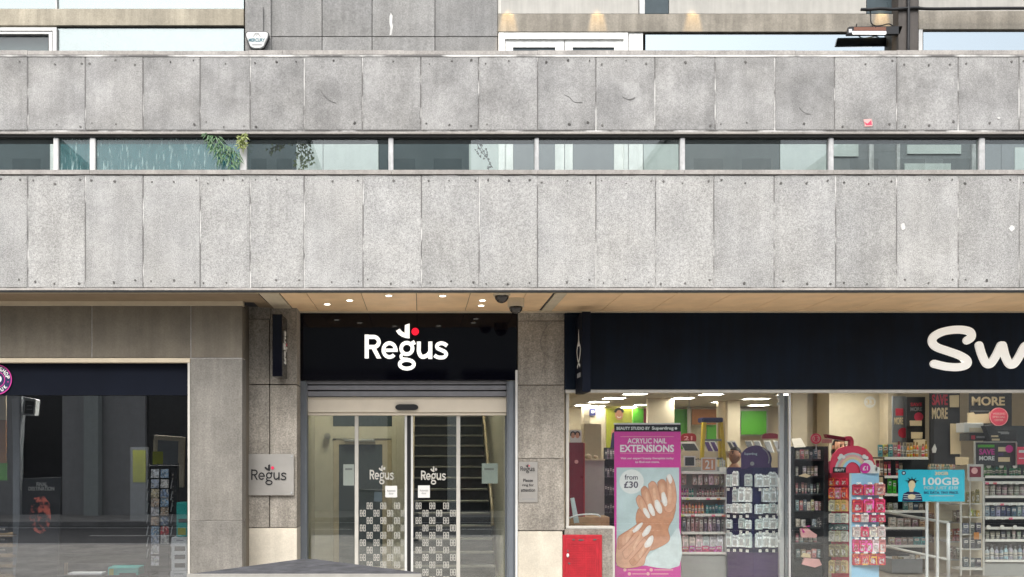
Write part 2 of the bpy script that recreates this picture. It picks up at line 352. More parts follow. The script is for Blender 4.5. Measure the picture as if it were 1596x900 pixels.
# ---------------------------------------------------------------- lettering
def text_mesh(s, off=.02, depth=.01, space=1.0):
    c = bpy.data.curves.new('t', 'FONT'); c.body = s; c.offset = off; c.extrude = depth/2; c.resolution_u = 3; c.space_character = space
    o = bpy.data.objects.new('t', c); COL.objects.link(o); dg = bpy.context.evaluated_depsgraph_get(); dg.update()
    me = bpy.data.meshes.new_from_object(o.evaluated_get(dg)); bpy.data.objects.remove(o); bpy.data.curves.remove(c)
    return me
def text(s, name, box, m, parent=None, off=.02, depth=.003, plane=None, space=1.0):
    """lettering fitted into box; plane=(origin,U,V,N) or a depth Y with box in pixels"""
    me = text_mesh(s, off, .01, space); co = [v.co for v in me.vertices]
    x0, x1 = min(c.x for c in co), max(c.x for c in co); y0, y1 = min(c.y for c in co), max(c.y for c in co)
    if isinstance(plane, (int, float)):
        Y = plane; a, b_, c_, d_ = box; o = P(a, d_, Y); U = Vector((X(c_, Y)-X(a, Y), 0, 0)); V = Vector((0, 0, Z(b_, Y)-Z(d_, Y))); Nn = Vector((0, -1, 0))
    else: o, U, V, Nn = plane
    o0 = ORG[parent.name] if parent is not None else o
    for v in me.vertices:
        c = v.co; v.co = o + U*((c.x-x0)/(x1-x0)) + V*((c.y-y0)/(y1-y0)) + Nn*(depth*(c.z/.01+.5)) - o0
    me.materials.append(m); ob = bpy.data.objects.new(name, me); COL.objects.link(ob); ORG[ob.name] = o0
    if parent is not None: ob.parent = parent
    else: ob.location = o0
    return ob
def smooth_path(ps, k=6):
    out = []
    for i in range(len(ps)-1):
        p0, p1, p2, p3 = [Vector((*ps[min(max(j, 0), len(ps)-1)], 0)) for j in (i-1, i, i+1, i+2)]
        for t in [q/k for q in range(k)]:
            out.append(.5*((2*p1) + (p2-p0)*t + (2*p0-5*p1+4*p2-p3)*t*t + (3*p1-p0-3*p2+p3)*t**3))
    out.append(Vector((*ps[-1], 0))); return [(v.x, v.y) for v in out]
TH = [1.0]
def ribbon_quads(ps, w, cap=False):
    """list of polygons (2d) covering a stroke of width w; one outline polygon"""
    n = len(ps); Lf, Rt = [], []
    w = w*TH[0]
    for i in range(n):
        a, b_ = ps[max(i-1, 0)], ps[min(i+1, n-1)]; dx, dy = b_[0]-a[0], b_[1]-a[1]; l = math.hypot(dx, dy) or 1
        ww = w/2; nx, ny = -dy/l*ww, dx/l*ww
        Lf.append((ps[i][0]+nx, ps[i][1]+ny)); Rt.append((ps[i][0]-nx, ps[i][1]-ny))
    if cap:
        for (c, d, L_) in ((ps[-1], ps[-2], Lf), (ps[0], ps[1], None)):
            ang = math.atan2(c[1]-d[1], c[0]-d[0]); r = w/2
            arc = [(c[0]+r*math.cos(ang+t), c[1]+r*math.sin(ang+t)) for t in [math.pi/2-math.pi*j/6 for j in range(1, 6)]]
            if L_ is not None: Lf += arc
            else: Rt = arc[::-1] + Rt if False else Rt; start = arc
        return Lf + Rt[::-1] + start
    return Lf + Rt[::-1]
def arc(cx, cy_, rx, ry, a0, a1, n=20): return [(cx+rx*math.cos(R(a0+(a1-a0)*i/n)), cy_-ry*math.sin(R(a0+(a1-a0)*i/n))) for i in range(n+1)]
def wordmark_shapes():
    """outlines of the five letters, of the tick and of the dot, in a 255..1410 x 133..785 box, y down"""
    Rl = [ribbon_quads([(287, 285), (287, 612)], 64), ribbon_quads([(290, 316)] + [(375, 316)] + arc(382, 386, 72, 70, 80, -80, 10) + [(375, 455), (290, 455)], 62), [(345, 462), (345+63*TH[0], 462-22*TH[0]), (456+36*TH[0], 613), (456-36*TH[0], 613)]]
    e = [ribbon_quads(arc(600, 498, 84, 96, 2, 318, 30), 58), ribbon_quads([(548, 500), (712, 500)], 50)]
    g = [ribbon_quads(arc(838, 476, 78, 78, 0, 360, 30), 58), [(870, 400), (935, 362), (962, 412), (905, 440)], ribbon_quads(smooth_path([(790, 545), (758, 580), (775, 615), (850, 625)]), 46), ribbon_quads(arc(838, 694, 98, 60, 0, 360, 30), 58)]
    u = [ribbon_quads(smooth_path([(1003, 382), (1003, 450), (1003, 520), (1030, 580), (1075, 590), (1130, 560), (1158, 520)]), 64), ribbon_quads([(1160, 382), (1160, 620)], 64)]
    s_ = [ribbon_quads(smooth_path([(1390, 440), (1350, 412), (1300, 405), (1255, 428), (1258, 470), (1310, 498), (1360, 523), (1378, 560), (1350, 595), (1295, 602), (1250, 592), (1216, 570)]), 58)]
    tick = [[(690, 235), (740, 205), (770, 240), (808, 265), (812, 155), (876, 133), (876, 335), (830, 332), (770, 312), (720, 278)]]
    dot = [[(953+50*math.cos(t), 243+50*math.sin(t)) for t in [2*math.pi*i/24 for i in range(24)]]]
    return [('letter_r', Rl), ('letter_e', e), ('letter_g', g), ('letter_u', u), ('letter_s', s_)], tick, dot
def wordmark(box, plane, m, mdot, parent, depth=.004, join=False, thin=1.0):
    """company wordmark with tick and dot; box in px if plane is a depth, else plane=(origin,U,V,N) spanning the mark's box"""
    if isinstance(plane, (int, float)):
        Y = plane; a, b_, c_, d_ = box; o = P(a, d_, Y); U = Vector((X(c_, Y)-X(a, Y), 0, 0)); V = Vector((0, 0, Z(b_, Y)-Z(d_, Y))); Nn = Vector((0, -1, 0))
    else: o, U, V, Nn = plane
    f = lambda p, k: o + U*((p[0]-255)/1155) + V*((785-p[1])/652) + Nn*(.0004*k)
    TH[0] = thin; letters, tick, dot = wordmark_shapes(); TH[0] = 1.0; k = 0; mb = MB()
    for nm, shapes in letters:
        q = mb if join else MB()
        for s in shapes: q.pts([f(p, k) for p in s], Nn*depth); k += 1
        if not join: q.build('letter', m, parent)
    q = mb if join else MB()
    for s in tick: q.pts([f(p, k) for p in s], Nn*depth)
    q.build('lettering' if join else 'tick_mark', m, parent)
    q = MB(); q.pts([f(p, k) for p in dot[0]], Nn*depth); q.build('dot', mdot, parent)
# ---------------------------------------------------------------- stock: products share a few meshes
def unit(kind):
    q = MB()
    if kind == 'bottle':
        prof = [(.42, 0), (.5, .04), (.5, .6), (.42, .7), (.22, .76), (.22, .8), (.27, .8), (.27, 1.0)]
        for (r0, z0), (r1, z1) in zip(prof, prof[1:]):
            if z1 > z0: q.cyl((0, 0, z0), (0, 0, z1), r0, 12, r1)
    elif kind == 'jar': q.cyl((0, 0, 0), (0, 0, .7), .5, 14, .48); q.cyl((0, 0, .7), (0, 0, 1), .52, 14)
    elif kind == 'tube': q.cyl((0, 0, 0), (0, 0, .22), .34, 10); q.pts([(-.34, -.3, .22), (.34, -.3, .22), (.5, -.06, 1), (-.5, -.06, 1)], (0, .5, 0))
    elif kind == 'packet':
        q.box(-.5, .5, -.5, .5, 0, .9); q.pts([(-.5, -.2, .9), (.5, -.2, .9), (.38, -.2, 1), (.12, -.2, 1), (.1, -.2, .95), (-.1, -.2, .95), (-.12, -.2, 1), (-.38, -.2, 1)], (0, .4, 0))
    else:
        q.box(-.5, .5, -.5, .5, 0, 1); 
    mk = {'bottle': 'p_bottle', 'jar': 'p_bottle', 'tube': 'p_bottle', 'packet': 'p_packet', 'card': 'p_art', 'box': 'p_box'}[kind]
    if kind in ('box', 'card'): bmesh.ops.bevel(q.b, geom=list(q.b.edges), offset=.03, segments=1, affect='EDGES')
    bmesh.ops.recalc_face_normals(q.b, faces=q.b.faces)
    me = bpy.data.meshes.new(kind); q.b.to_mesh(me); q.b.free(); me.materials.append(M[mk]); return me
UN = {k: unit(k) for k in ('bottle', 'jar', 'tube', 'packet', 'card', 'box')}
def prod(kind, name, loc, size, color, label, cat, group, rz=0., rx=0.):
    o = bpy.data.objects.new(name, UN[kind]); COL.objects.link(o); o.location = loc; o.scale = size; o.rotation_euler = (rx, 0, rz); o.color = (*color, 1)
    return tag(o, label, cat, group)
def prow(kind, name, label, cat, group, a, c, base, hpx, Y, colors, n, fill=.86, d=None, jit=.12, dy=0., slope=0.):
    """n products side by side between pixels a..c of a shelf at depth Y"""
    for i in range(n):
        w = (c-a)/n; px = a + w*(i+.5); h = hpx*(1+random.uniform(-jit, jit)); yy = Y + dy*i
        if random.random() < .05: continue
        wm = w*Y/F*fill*random.uniform(.82, 1.04); hm = h*Y/F; yy += random.uniform(-.012, .03)
        col = random.choice(colors) if not callable(colors) else colors(i)
        col = tuple(max(0, min(.85, q*random.uniform(.85, 1.1))) for q in col)
        dd = d if d else (wm if kind in ('bottle', 'jar') else wm*.5)
        prod(kind, name, P(px, base + slope*i, yy) + Vector((0, dd/2+.004, .002)), (wm, dd, hm), col, label, cat, group, random.uniform(-.22, .22))
def gz(Y): return CY + EYE*F/Y            # pixel row of the ground at depth Y
def part(name, m, parent, a, b, c, d, Y, t=.02, bevel=0): return MB().r(a, b, c, d, Y, t).build(name, m, parent, bevel)
# ================================================================ ground, street
MB().box(-250, 250, -250, 250, -.5, -.124).build('ground', M['asphalt']).__setitem__('kind', 'structure')
MB().box(-60, 60, -2.0, 4.05, -.2, -.12).build('road', M['asphalt']).__setitem__('kind', 'structure')
MB().box(-60, 60, 4.35, 12.6, -.3, 0).build('pavement', M['paving']).__setitem__('kind', 'structure')
MB().box(-60, 60, 4.05, 4.346, -.3, .002).build('kerb', M['kerb']).__setitem__('kind', 'structure')
MB().box(-60, 60, -2.3, -2.004, -.3, .002).build('kerb', M['kerb']).__setitem__('kind', 'structure')
MB().box(-60, 60, -5.0, -2.304, -.3, 0).build('pavement', M['paving']).__setitem__('kind', 'structure')
q = MB()
for yy in (3.55, 3.8, -1.5): q.box(-60, 60, yy, yy+.09, -.12, -.116)
for i in range(-14, 15): q.box(i*4, i*4+2.2, .9, 1.0, -.12, -.116)
q.build('road_marking', M['line'])['kind'] = 'structure'
# ================================================================ the building
B = thing('office_building', 'grey granite clad building with two stone bands, a strip of glass between them and shops below', 'building', (0, 12, 0))
B['label'] = 'grey granite clad building with two stone bands over the shopfronts'
JU = [-140, -48, 43, 133, 223, 312, 390, 474, 565, 656, 746, 838, 929, 1021, 1115, 1208, 1301, 1398, 1494, 1589, 1682, 1775]
JL = [-140, -48, 43, 133, 223, 312, 390, 474, 566, 657, 747, 838, 929, 1022, 1113, 1207, 1303, 1398, 1494, 1589, 1682, 1775]
YP = 10.5
def cladding(J, y0, y1, m, plugs):
    for a, c in zip(J, J[1:]):
        q = MB().box(X(a, YP)+.005, X(c, YP)-.005, YP+random.uniform(0, .004), YP+.06, Z(y1, YP), Z(y0, YP))
        bmesh.ops.bevel(q.b, geom=list(q.b.edges), offset=.006, segments=1, affect='EDGES')
        old = set(q.b.faces)
        for yy in (y0+9, y1-9):
            for t in (.11, .5, .89):
                if random.random() < plugs:
                    px = a+(c-a)*t+random.uniform(-4, 4); py = yy+random.uniform(-4, 4); r = random.uniform(1.1, 2.3)
                    n = 9; q.poly([(px+r*random.uniform(.6, 1.25)*math.cos(2*math.pi*i/n), py+r*random.uniform(.6, 1.3)*math.sin(2*math.pi*i/n)) for i in range(n)], YP-.003, .012)
        for f in q.b.faces:
            if f not in old: f.material_index = 1
        q.build('cladding_panel', [m, M['plug']], B)
cladding(JU, 89, 203, M['clad2'], .62)
cladding(JL, 274, 448.5, M['clad'], .78)
xa, xb = X(-142, YP), X(1777, YP)
MB().box(xa, xb, YP+.009, YP+.22, Z(205, YP), Z(88.7, YP)).build('parapet_core', M['mortar'], B)
MB().box(xa, xb, YP-.001, YP+.061, Z(88.5, YP), Z(85.9, YP)).build('mortar_bed', M['limemortar'], B)
q = MB()
JC = [-142, 43, 240, 388, 440, 630, 838, 1021, 1240, 1398, 1600, 1777]
for a, c in zip(JC, JC[1:]):
    q.box(X(a, YP)+.002, X(c, YP)-.002, YP-.003, YP+.3, Z(85.6, YP), Z(random.uniform(78.5, 80.5), YP))
q.build('coping', M['sill'], B)
MB().box(xa, xb, YP+.006, YP+.30, Z(208.3, YP), Z(205.1, YP)).build('bottom_lip', M['sill'], B)
MB().box(xa, xb, YP+.03, YP+.28, Z(212, YP), Z(208.4, YP)).build('window_head', M['dark'], B)  # dark strip painted in for the shadow along the top of the glass
MB().box(xa, xb, YP+.009, YP+.22, Z(449.2, YP), Z(273, YP)).build('parapet_core', M['mortar'], B)
MB().box(xa, xb, YP+.004, YP+.061, Z(452.4, YP), Z(449.3, YP)).build('bottom_lip', M['sill'], B)
q = MB()
JS = [-142, 140, 376, 610, 838, 1066, 1299, 1540, 1777]
for a, c in zip(JS, JS[1:]): q.box(X(a, YP)+.002, X(c, YP)-.002, YP-.012, YP+.3, Z(272, YP), Z(265.5, YP))
q.build('window_sill', M['sill'], B)
MB().box(xa, xb, YP+.01, YP+.05, Z(455, YP), Z(452.5, YP)).build('drip_groove', M['dark'], B)
# cracks and scuffs on the bands
for ps in ([(500, 141), (508, 152), (516, 158), (524, 161), (514, 160.5), (505, 154)], [(880, 148), (888, 152), (895, 159), (908, 160), (899, 161.5), (890, 156)], [(970, 151), (980, 155), (990, 152), (981, 157)], [(1245, 167), (1254, 176), (1264, 178), (1253, 178)]):
    MB().tube([P(x, y, YP-.001) for x, y in smooth_path([p for p in ps[:4]], 3)], .0025, 5).build('crack', M['crackm'], B)
for (x, y, w, h) in ((1408, 353, 4, 8), (1577, 356, 5, 6), (1557, 184, 3, 2)):
    MB().poly([(x+w*random.uniform(.5, 1)*math.cos(t), y+h*random.uniform(.6, 1)*math.sin(t)) for t in [2*math.pi*i/10 for i in range(10)]], YP-.002, .01).build('scuff_mark', M['scuff'], B)
# ribbon window: posts and panes
RP = [(-96, -88), (80, 88), (137, 146), (372, 383), (605, 613), (834, 841), (1062, 1070), (1295, 1303), (1531, 1540), (1765, 1773)]
rw = thing('ribbon_window', 'long low strip of glazing between the two granite bands', 'window', (0, YP+.1, Z(268, YP)))
for i, (a, c) in enumerate(RP):
    MB().box(X(a, YP), X(c, YP), YP+.05, YP+.13, Z(265.6, YP), Z(212, YP)).build('window_post', M['white'] if i in (1, 2, 3) else M['galv'], rw, bevel=.008)
for i, ((a, a2), (c, c2)) in enumerate(zip(RP, RP[1:])):
    mm = M['ribbonteal'] if i in (1, 2) else M['ribbon']
    MB().box(X(a2, YP), X(c, YP), YP+.085, YP+.093, Z(265.6, YP), Z(212, YP)).build('pane', mm, rw)
# set-back wall
YW = 12.5
MB().box(X(-300, YW), X(1900, YW), YW+.12, YW+.5, 3.9, 11).build('inner_wall', M['darkroom'], B)
for nm, (a, c, m) in (('toned_pane', (-60, 78, 'panedark')), ('window_jamb', (78, 90, 'brightwhite')), ('pale_panel', (90, 385, 'paneteal')), ('toned_pane', (385, 462, 'panedark')), ('tone_sheet', (462, 503, 'panepale')), ('tone_sheet', (504, 590, 'panepale')),  # dark and pale panels hold the strip's street and sky reflections as colour
     ('toned_pane', (591, 607, 'panedark')), ('toned_pane', (607, 731, 'panedark')), ('tone_sheet', (731, 778, 'panepale'))):
    part(nm, M[m], B, a, 100, c, 330, YW, .05)
# stone wall over them
SJ = [(382, 422), (422, 502), (502, 580), (580, 678), (678, 776)]
for i, (a, c) in enumerate(SJ):
    if i: part('stone_slab', M['stonewall'], B, a+.5, -120, c-.5, 57, YW-.05, .1, .004); part('stone_slab', M['stonewall'], B, a+.5, 58, c-.5, 130, YW-.05, .1, .004)
    else: part('stone_pier', M['stonewall'], B, a, -120, c, 130, YW-.09, .14, .004)
part('stone_slab', M['stonewall'], B, 385, 10, 410, 52, YW-.13, .04, .004)
part('stone_core', M['plug'], B, 423, -119, 775, 129, YW-.02, .06)
q = MB(); q.poly([(609, 20), (612, 25), (611, 35), (612.5, 42), (610, 55), (607, 55), (608.5, 44), (607, 36), (607, 26)], YW-.053, .01); q.build('scuff_mark', M['scuff'], B)
# left: beam, windows
part('stone_beam', M['beam'], B, -300, 14, 380, 40, YW-.055, .1, .006)
part('painted_shadow', M['dark'], B, -300, 40, 380, 44, YW-.02, .04)  # dark strip painted in for the shadow under the beam
def upper_window(name, label, a, b, c, d, m, frame=None, fw=6, post=()):
    t = thing(name, label, 'window', P((a+c)/2, d, YW))
    part('pane', m, t, a, b, c, d, YW-.01, .012)
    for (p0, p1) in post: part('frame', M['white'], t, p0, b-2, p1, d+2, YW-.05, .06)
    return t
t = upper_window('window', 'white framed window at the top left, half hidden by the granite band', -120, 57, 75, 110, M['ribbon'])
for (a, b, c, d) in ((-120, 43, 88, 48), (82, 48, 88, 110), (-120, 50, 81, 53), (76, 53, 81, 110)): part('frame', M['white'], t, a, b, c, d, YW-.06, .05)
part('tone_sheet', M['panegrey'], t, -118, 57, 75, 110, YW+.06, .01)
t = upper_window('window', 'wide pale glass pane left of the alarm box', 90.5, 44, 380, 120, M['mirrorw'])
part('backing', M['panepale'], t, 91, 44, 379, 120, YW+.06, .01)
t = upper_window('window', 'pale panes above the stone beam at the top left corner', -300, -130, 380, 14, M['mirrorw'], post=((86.5, 88.5),))
part('backing', M['panepale'], t, -299, -129, 379, 13, YW+.06, .01)
# right: beams, doors, windows
part('stone_beam', M['greybeam'], B, 776, 22, 1400, 50, YW-.055, .1, .006)
part('stone_beam', M['greybeam'], B, 1432, 17, 1900, 46, YW-.055, .1, .006)
part('dark_pier', mat('dark_brown_pier', (.075, .065, .058), .7, streak=.2), B, 1400.5, -120, 1431.5, 130, YW-.2, .26, .004)
for (a, c, m) in ((776, 781, 'offwhite'), (781, 995, 'panegrey2'), (997, 1005, 'white'), (1043, 1350, 'panegrey2'), (1432, 1800, 'panegrey2')): part('pale_panel', M[m], B, a, -130, c, 21.5, YW-.02-(.03 if a == 997 else 0), .06)
part('toned_pane', M['panedark'], B, 1005, -130, 1042, 21.5, YW-.02, .06); part('toned_pane', M['panedark'], B, 1351, -130, 1399, 21.5, YW-.02, .06)
part('window_jamb', M['brightwhite'], B, 980, 51, 1002, 330, YW-.03, .06)
td = thing('terrace_door', 'white double door with dark glass behind the granite bands', 'door', P(880, 262, YW))
for nm, (a, b, c, d, Y) in (('frame', (777, 51, 787, 330, YW-.05)), ('frame', (972, 51, 979, 330, YW-.05)), ('frame', (787, 51, 972, 61, YW-.05))): part(nm, M['brightwhite'], td, a, b, c, d, Y, .06, .003)
for a, c in ((787.6, 879.4), (880.6, 971.4)):
    lf = part('door_leaf', M['brightwhite'], td, a, 62, c, 74, YW-.02, .04)
    for (x0, x1) in ((a, a+12), (c-14, c)): part('stile', M['brightwhite'], lf, x0, 74.2, x1, 330, YW-.02, .04)
    part('glass', M['panedark'], lf, a+12, 74, c-14, 225, YW, .01); part('kick_panel', M['panegrey'], lf, a+12, 225.2, c-14, 330, YW, .01)
t = upper_window('window', 'wide sky reflecting window under the beam, left of the dark pier', 1006, 50.5, 1391, 120, M['mirror'], post=((1392, 1399.5),))
t = upper_window('window', 'sky reflecting window at the top right corner, right of the dark pier', 1439, 46.5, 1900, 120, M['mirror'], post=((1432, 1438),))
for nm, (a, b, c, d, m, Y) in (('toned_pane', (1003, 200, 1063, 330, 'panepale', YW)), ('window_head', (1003, 205, 1062, 220, 'brightwhite', YW-.02)), ('toned_pane', (1063, 130, 1215, 330, 'panegrey', YW)), ('tone_sheet', (1216, 130, 1296, 330, 'panepale', YW)), ('window_head', (1216, 200, 1296, 219, 'brightwhite', YW-.02)),
      ('toned_pane', (1297, 130, 1560, 330, 'panegrey', YW)), ('frame', (1355, 222, 1362, 330, 'galv', YW-.03)), ('frame', (1398, 222, 1403, 330, 'galv', YW-.03)), ('tone_sheet', (1414, 226, 1498, 240, 'panepale', YW-.02)), ('tone_sheet', (1410, 255, 1482, 275, 'panepale', YW-.02)), ('tone_sheet', (1298, 200, 1338, 244, 'panepale', YW-.02)),
      ('frame', (1515, 222, 1524, 330, 'galv', YW-.03)), ('toned_pane', (1561, 130, 1900, 330, 'panegrey', YW)), ('tone_sheet', (1582, 230, 1640, 330, 'panepale', YW-.02))): part(nm, M[m], B, a, b, c, d, Y, .04)  # panes, sheets and frames paint in the reflected house and sky
# wall lamps above the frame that graze the beams
for px in (793, 934, 1084, 1381):
    lt = thing('wall_lamp', 'small lamp above the beam throwing a warm glow on the stone', 'lamp', P(px, -38, YW-.24), 'wall lamps along the beam')
    p = P(px, -38, YW-.17); MB().cyl(p+Vector((0, 0, .14)), p, .05, 14).build('lamp_body', M['black'], lt); MB().cyl(p+Vector((0, 0, .0)), p-Vector((0, 0, .006)), .04, 14).build('lens', M['spotlamp'], lt)
    MB().box(p.x-.02, p.x+.02, p.y, YW, p.z+.05, p.z+.09).build('bracket', M['black'], lt)
    l = bpy.data.lights.new('spot', 'SPOT'); l.energy = 42; l.color = (1, .66, .26); l.spot_size = R(26); l.spot_blend = .6; l.shadow_soft_size = .02
    lo = bpy.data.objects.new('spot', l); COL.objects.link(lo); lo.location = p-Vector((0, 0, .02)); lo.rotation_euler = (R(8), 0, 0)
# slab, soffit
ZS = Z(455.5, YP)
MB().box(X(-300, 12), X(1900, 12), YP+.23, 13, ZS+.012, ZS+.25).build('floor_slab', M['darkroom'], B)
def soff(px, py):                      # point of the soffit plane seen at a pixel
    Y = (ZS-EYE)*F/(CY-py); return Vector((X(px, Y), Y, ZS))
def soffit(a, c, m, y1=12.0, y0=YP+.055, t=.01, nm='soffit_board', dz=0.):
    return MB().box(X(a, YP)+.004, X(c, YP)-.004, y0, y1, ZS+dz, ZS+t).build(nm, m, B)
for a, c in ((434, 476), (476, 562), (562, 649), (649, 734), (734, 822), (822, 864)): soffit(a, c, M['tile'], 11.86)
for i in range(12): soffit(886+87*i, 886+87*(i+1), M['tile'], 11.86)
MB().box(X(434, YP), X(1900, YP), 11.864, 12.06, ZS-.012, ZS+.01).build('soffit_trim', M['creamtrim'], B)
soffit(402, 433, M['creamtrim'], 12.0, dz=-.006, nm='soffit_strip'); soffit(867, 886, M['creamtrim'], 11.86, dz=-.006, nm='soffit_strip')
soffit(-140, 400, M['darktile'], 11.2)
MB().box(X(378, YP), X(401, YP), 11.21, 12.0, ZS, ZS+.01).build('soffit_board', M['darktile'], B)
MB().box(xa, xb, YP+.052, YP+.062, ZS-.004, ZS+.03).build('edge_bead', M['creamtrim'], B)
# left wall round the near shop
YL = 11.15
MB().box(X(-300, YL), X(379, YL), YL-.03, YL+.08, Z(477, YL), Z(470, YL)).build('cornice', M['creamtrim'], B)
for a, c in ((-300, 0-.7), (0, 142.3), (143.7, 296.6), (298, 377.5)): part('lintel_panel', M['brownstone'], B, a, 477.2, c, 557.6, YL, .25, .003)
for a, b, c, d in ((295.5, 559.4, 377.5, 812), (295.5, 813, 377.5, gz(YL))): part('wall_panel', M['columnstone'], B, a, b, c, d, YL+.001, .25, .003)
part('wall_core', M['sill'], B, -299, 478, 377, 558, YL+.006, .24); part('wall_core', M['sill'], B, 296, 557, 377, gz(YL)-1, YL+.008, .2)
MB().box(X(296, YL), X(377.5, YL)-.004, YL+.252, 13, 0, ZS).build('return_wall', M['brownstone'], B)
# piers either side of the entrance
YA = 11.62
for a, b, c, d in ((380.5, 498, 419.5, 599), (380.5, 600.5, 419.5, 822.5)): part('pier_panel', M['pier'], B, a, b, c, d, YA, .4, .003)
part('pier_cap', M['pier'], B, 380.5, 470, 421, 497, YA-.03, .43, .003)
part('base_panel', M['base'], B, 380.5, 823.5, 462.6, gz(YA), YA+.005, .4, .003)
for a, b, c, d in ((421, 480, 462.6, 599), (421, 600.5, 462.6, 822.5)): part('pier_panel', M['pier'], B, a, b, c, d, YA+.012, .4, .003)
YQ = 11.95
for a, b, c, d in ((807.5, 487, 879.5, 500), (807.5, 501, 879.5, 600), (807.5, 601, 879.5, 714.5), (807.5, 715.2, 879.5, 827)): part('pier_panel', M['pier'], B, a, b, c, d, YQ, .5, .003)
part('base_panel', M['base'], B, 807.5, 828.5, 876.5, gz(YQ), YQ-.01, .5, .003)
q = MB(); q.tube([P(x, y, YQ+.0005) for x, y in smooth_path([(860, 502), (850, 512), (843, 530), (845, 548), (855, 558), (846, 575), (844, 590)])], .003, 5); q.build('crack', M['plug'], B)
part('sill_wall', M['pier'], B, 879.8, 825, 955, gz(YQ), YQ+.02, .25)
# shop interiors: shells
def room(x0, x1, y0, y1, z1, mw, mc, mf, nm, front=None):
    MB().box(x0-.1, x0, y0, y1, 0, z1).build(nm+'_wall', mw, B); MB().box(x1, x1+.1, y0, y1, 0, z1).build(nm+'_wall', mw, B)
    MB().box(x0-.1, x1+.1, y1, y1+.1, 0, z1).build(nm+'_wall', mw, B); MB().box(x0-.1, x1+.1, y0, y1, z1, z1+.1).build(nm+'_ceiling', mc, B)
    o = MB().box(x0, x1, y0, y1, -.05, .004).build('floor', mf); o['kind'] = 'structure'
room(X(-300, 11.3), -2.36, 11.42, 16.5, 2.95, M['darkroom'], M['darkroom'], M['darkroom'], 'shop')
room(-1.72, 1.2, 12.36, 18.2, 4.4, M['lobbywall'], M['lobbywall'], M['shopfloor'], 'lobby')
room(1.98, 12.2, 12.12, 22.5, 3.05, M['cream'], M['ceil'], M['shopfloor'], 'shop')
MB().box(X(-300, 12.4), X(1950, 12.4), 24, 24.2, 0, 11).build('rear_wall', M['brownstone'], B)
MB().box(X(-300, YW), X(1900, YW), 12.7, 24, 10.8, 11).build('roof', M['darkroom'], B)
# the opposite side of the street, seen in the panes
ob = thing('opposite_building', 'pale building across the street, seen only as a reflection in the shop window', 'building', (-11, -5, 0))
YO = -5.0; Dm = 22.6 + 5.0
def rx(px): return (px-CX)*Dm/F
for a, c, m, nm in ((-120, 30, 'paleclad', 'wall'), (30, 97, 'darkwin', 'doorway'), (97, 226, 'paleclad', 'wall'), (226, 330, 'darkwin', 'window'), (330, 600, 'paleclad', 'wall'), (600, 820, 'darkwin', 'window'), (820, 1300, 'paleclad', 'wall'), (1300, 1500, 'darkwin', 'window'), (1500, 1900, 'paleclad', 'wall')):
    MB().box(rx(a), rx(c), YO-.4, YO-(.2 if m == 'darkwin' else 0), 0, 4.6).build(nm, M[m], ob)
MB().box(rx(138), rx(160), YO+.05, YO+.4, 0, 4.6).build('column', M['panepale'], ob)
MB().box(rx(700), rx(722), YO+.05, YO+.4, 0, 4.6).build('column', M['panepale'], ob)
MB().box(rx(-120), rx(1900), YO-.4, YO+.1, 4.604, 6.4).build('fascia', M['panepale'], ob)

# unseen blocks added to darken the reflections in the strip of glass
def rx2(px): return (px-CX)*46.2/F
for a_, c_, h_, lb in ((-140, 78, 18.6, 'added unseen block darkening the reflection at the left end of the strip of glass'), (384, 463, 20.0, 'slim added unseen block darkening the reflection beside the hanging ivy'), (589, 734, 19.4, 'added unseen block darkening the reflection near the middle of the strip of glass'), (1066, 1216, 19.6, 'added unseen block darkening the reflection right of the white terrace door'), (1310, 1528, 17.9, 'lower added unseen block darkening the reflection at the right of the strip of glass')):
    t = thing('reflection_block', lb, 'building', (rx2((a_+c_)/2), -27, 0)); MB().box(rx2(a_), rx2(c_), -37, -25, 0, h_-.35).build('wall', M['panepale'], t); MB().box(rx2(a_)-.15, rx2(c_)+.15, -37.1, -24.85, h_-.346, h_).build('roof', M['paleclad'], t)
    q = MB(); n = max(2, int((rx2(c_)-rx2(a_))/2.2))
    for fl in range(2, 6):
        for i in range(n):
            w = (rx2(c_)-rx2(a_))/n; MB().box(rx2(a_)+w*(i+.2), rx2(a_)+w*(i+.8), -25, -24.97, fl*3.1, fl*3.1+1.7).build('window', M['darkwin'], t)
# ================================================================ entrance
YF = 11.96
fs = thing('fascia_sign', 'glossy black sign board with white lit lettering and a red dot over the glass doors', 'sign', P(634, 593, YF))
part('board', M['blackgloss'], fs, 461, 487.5, 806, 593, YF, .12, .004)
wordmark((568, 505, 699, 578.5), YF-.03, M['lit'], M['litred'], fs, depth=.026, thin=.86)
q = MB()
for (x, y) in ((574, 545), (640, 570)): q.cyl(P(x, y, YF-.028), P(x, y, YF), .01, 6)
sh = thing('roller_shutter', 'grey roller shutter with side guides, rolled up over the glass doors', 'shutter', P(634, 620, 12.05))
q = MB()
for i, (b_, d_) in enumerate(((594, 599), (601, 608), (610, 618))): q.r(478, b_, 790, d_, 12.05+.015*i, .04)
q.build('slat', M['shutter'], sh, bevel=.004)
part('shutter_box', M['black'], sh, 477, 593.4, 791, 619, 12.12, .1)
for (a, c, a2, c2) in ((463.5, 478, 466, 474), (790.5, 803, 793, 800)):
    g = part('guide_rail', M['bluegrey'], sh, a, 594, c, gz(12), 12.0, .14, .003)
    MB().r(a2, 594, c2, gz(12), 11.985, .02).build('channel', M['bluegrey'], g, bevel=.003)
for (a, c, b_) in ((461.2, 463.2, 576), (803.4, 806.8, 577)): part('edge_trim', M['white'], sh, a, b_, c, gz(11.94), 11.945, .03)
YD = 12.22
dr = thing('automatic_door', 'double sliding glass door in a pale frame under the black sign', 'door', P(634, gz(YD), YD))
hd = part('header', M['header'], dr, 478.5, 622, 789.5, 643, YD-.08, .2, .004)
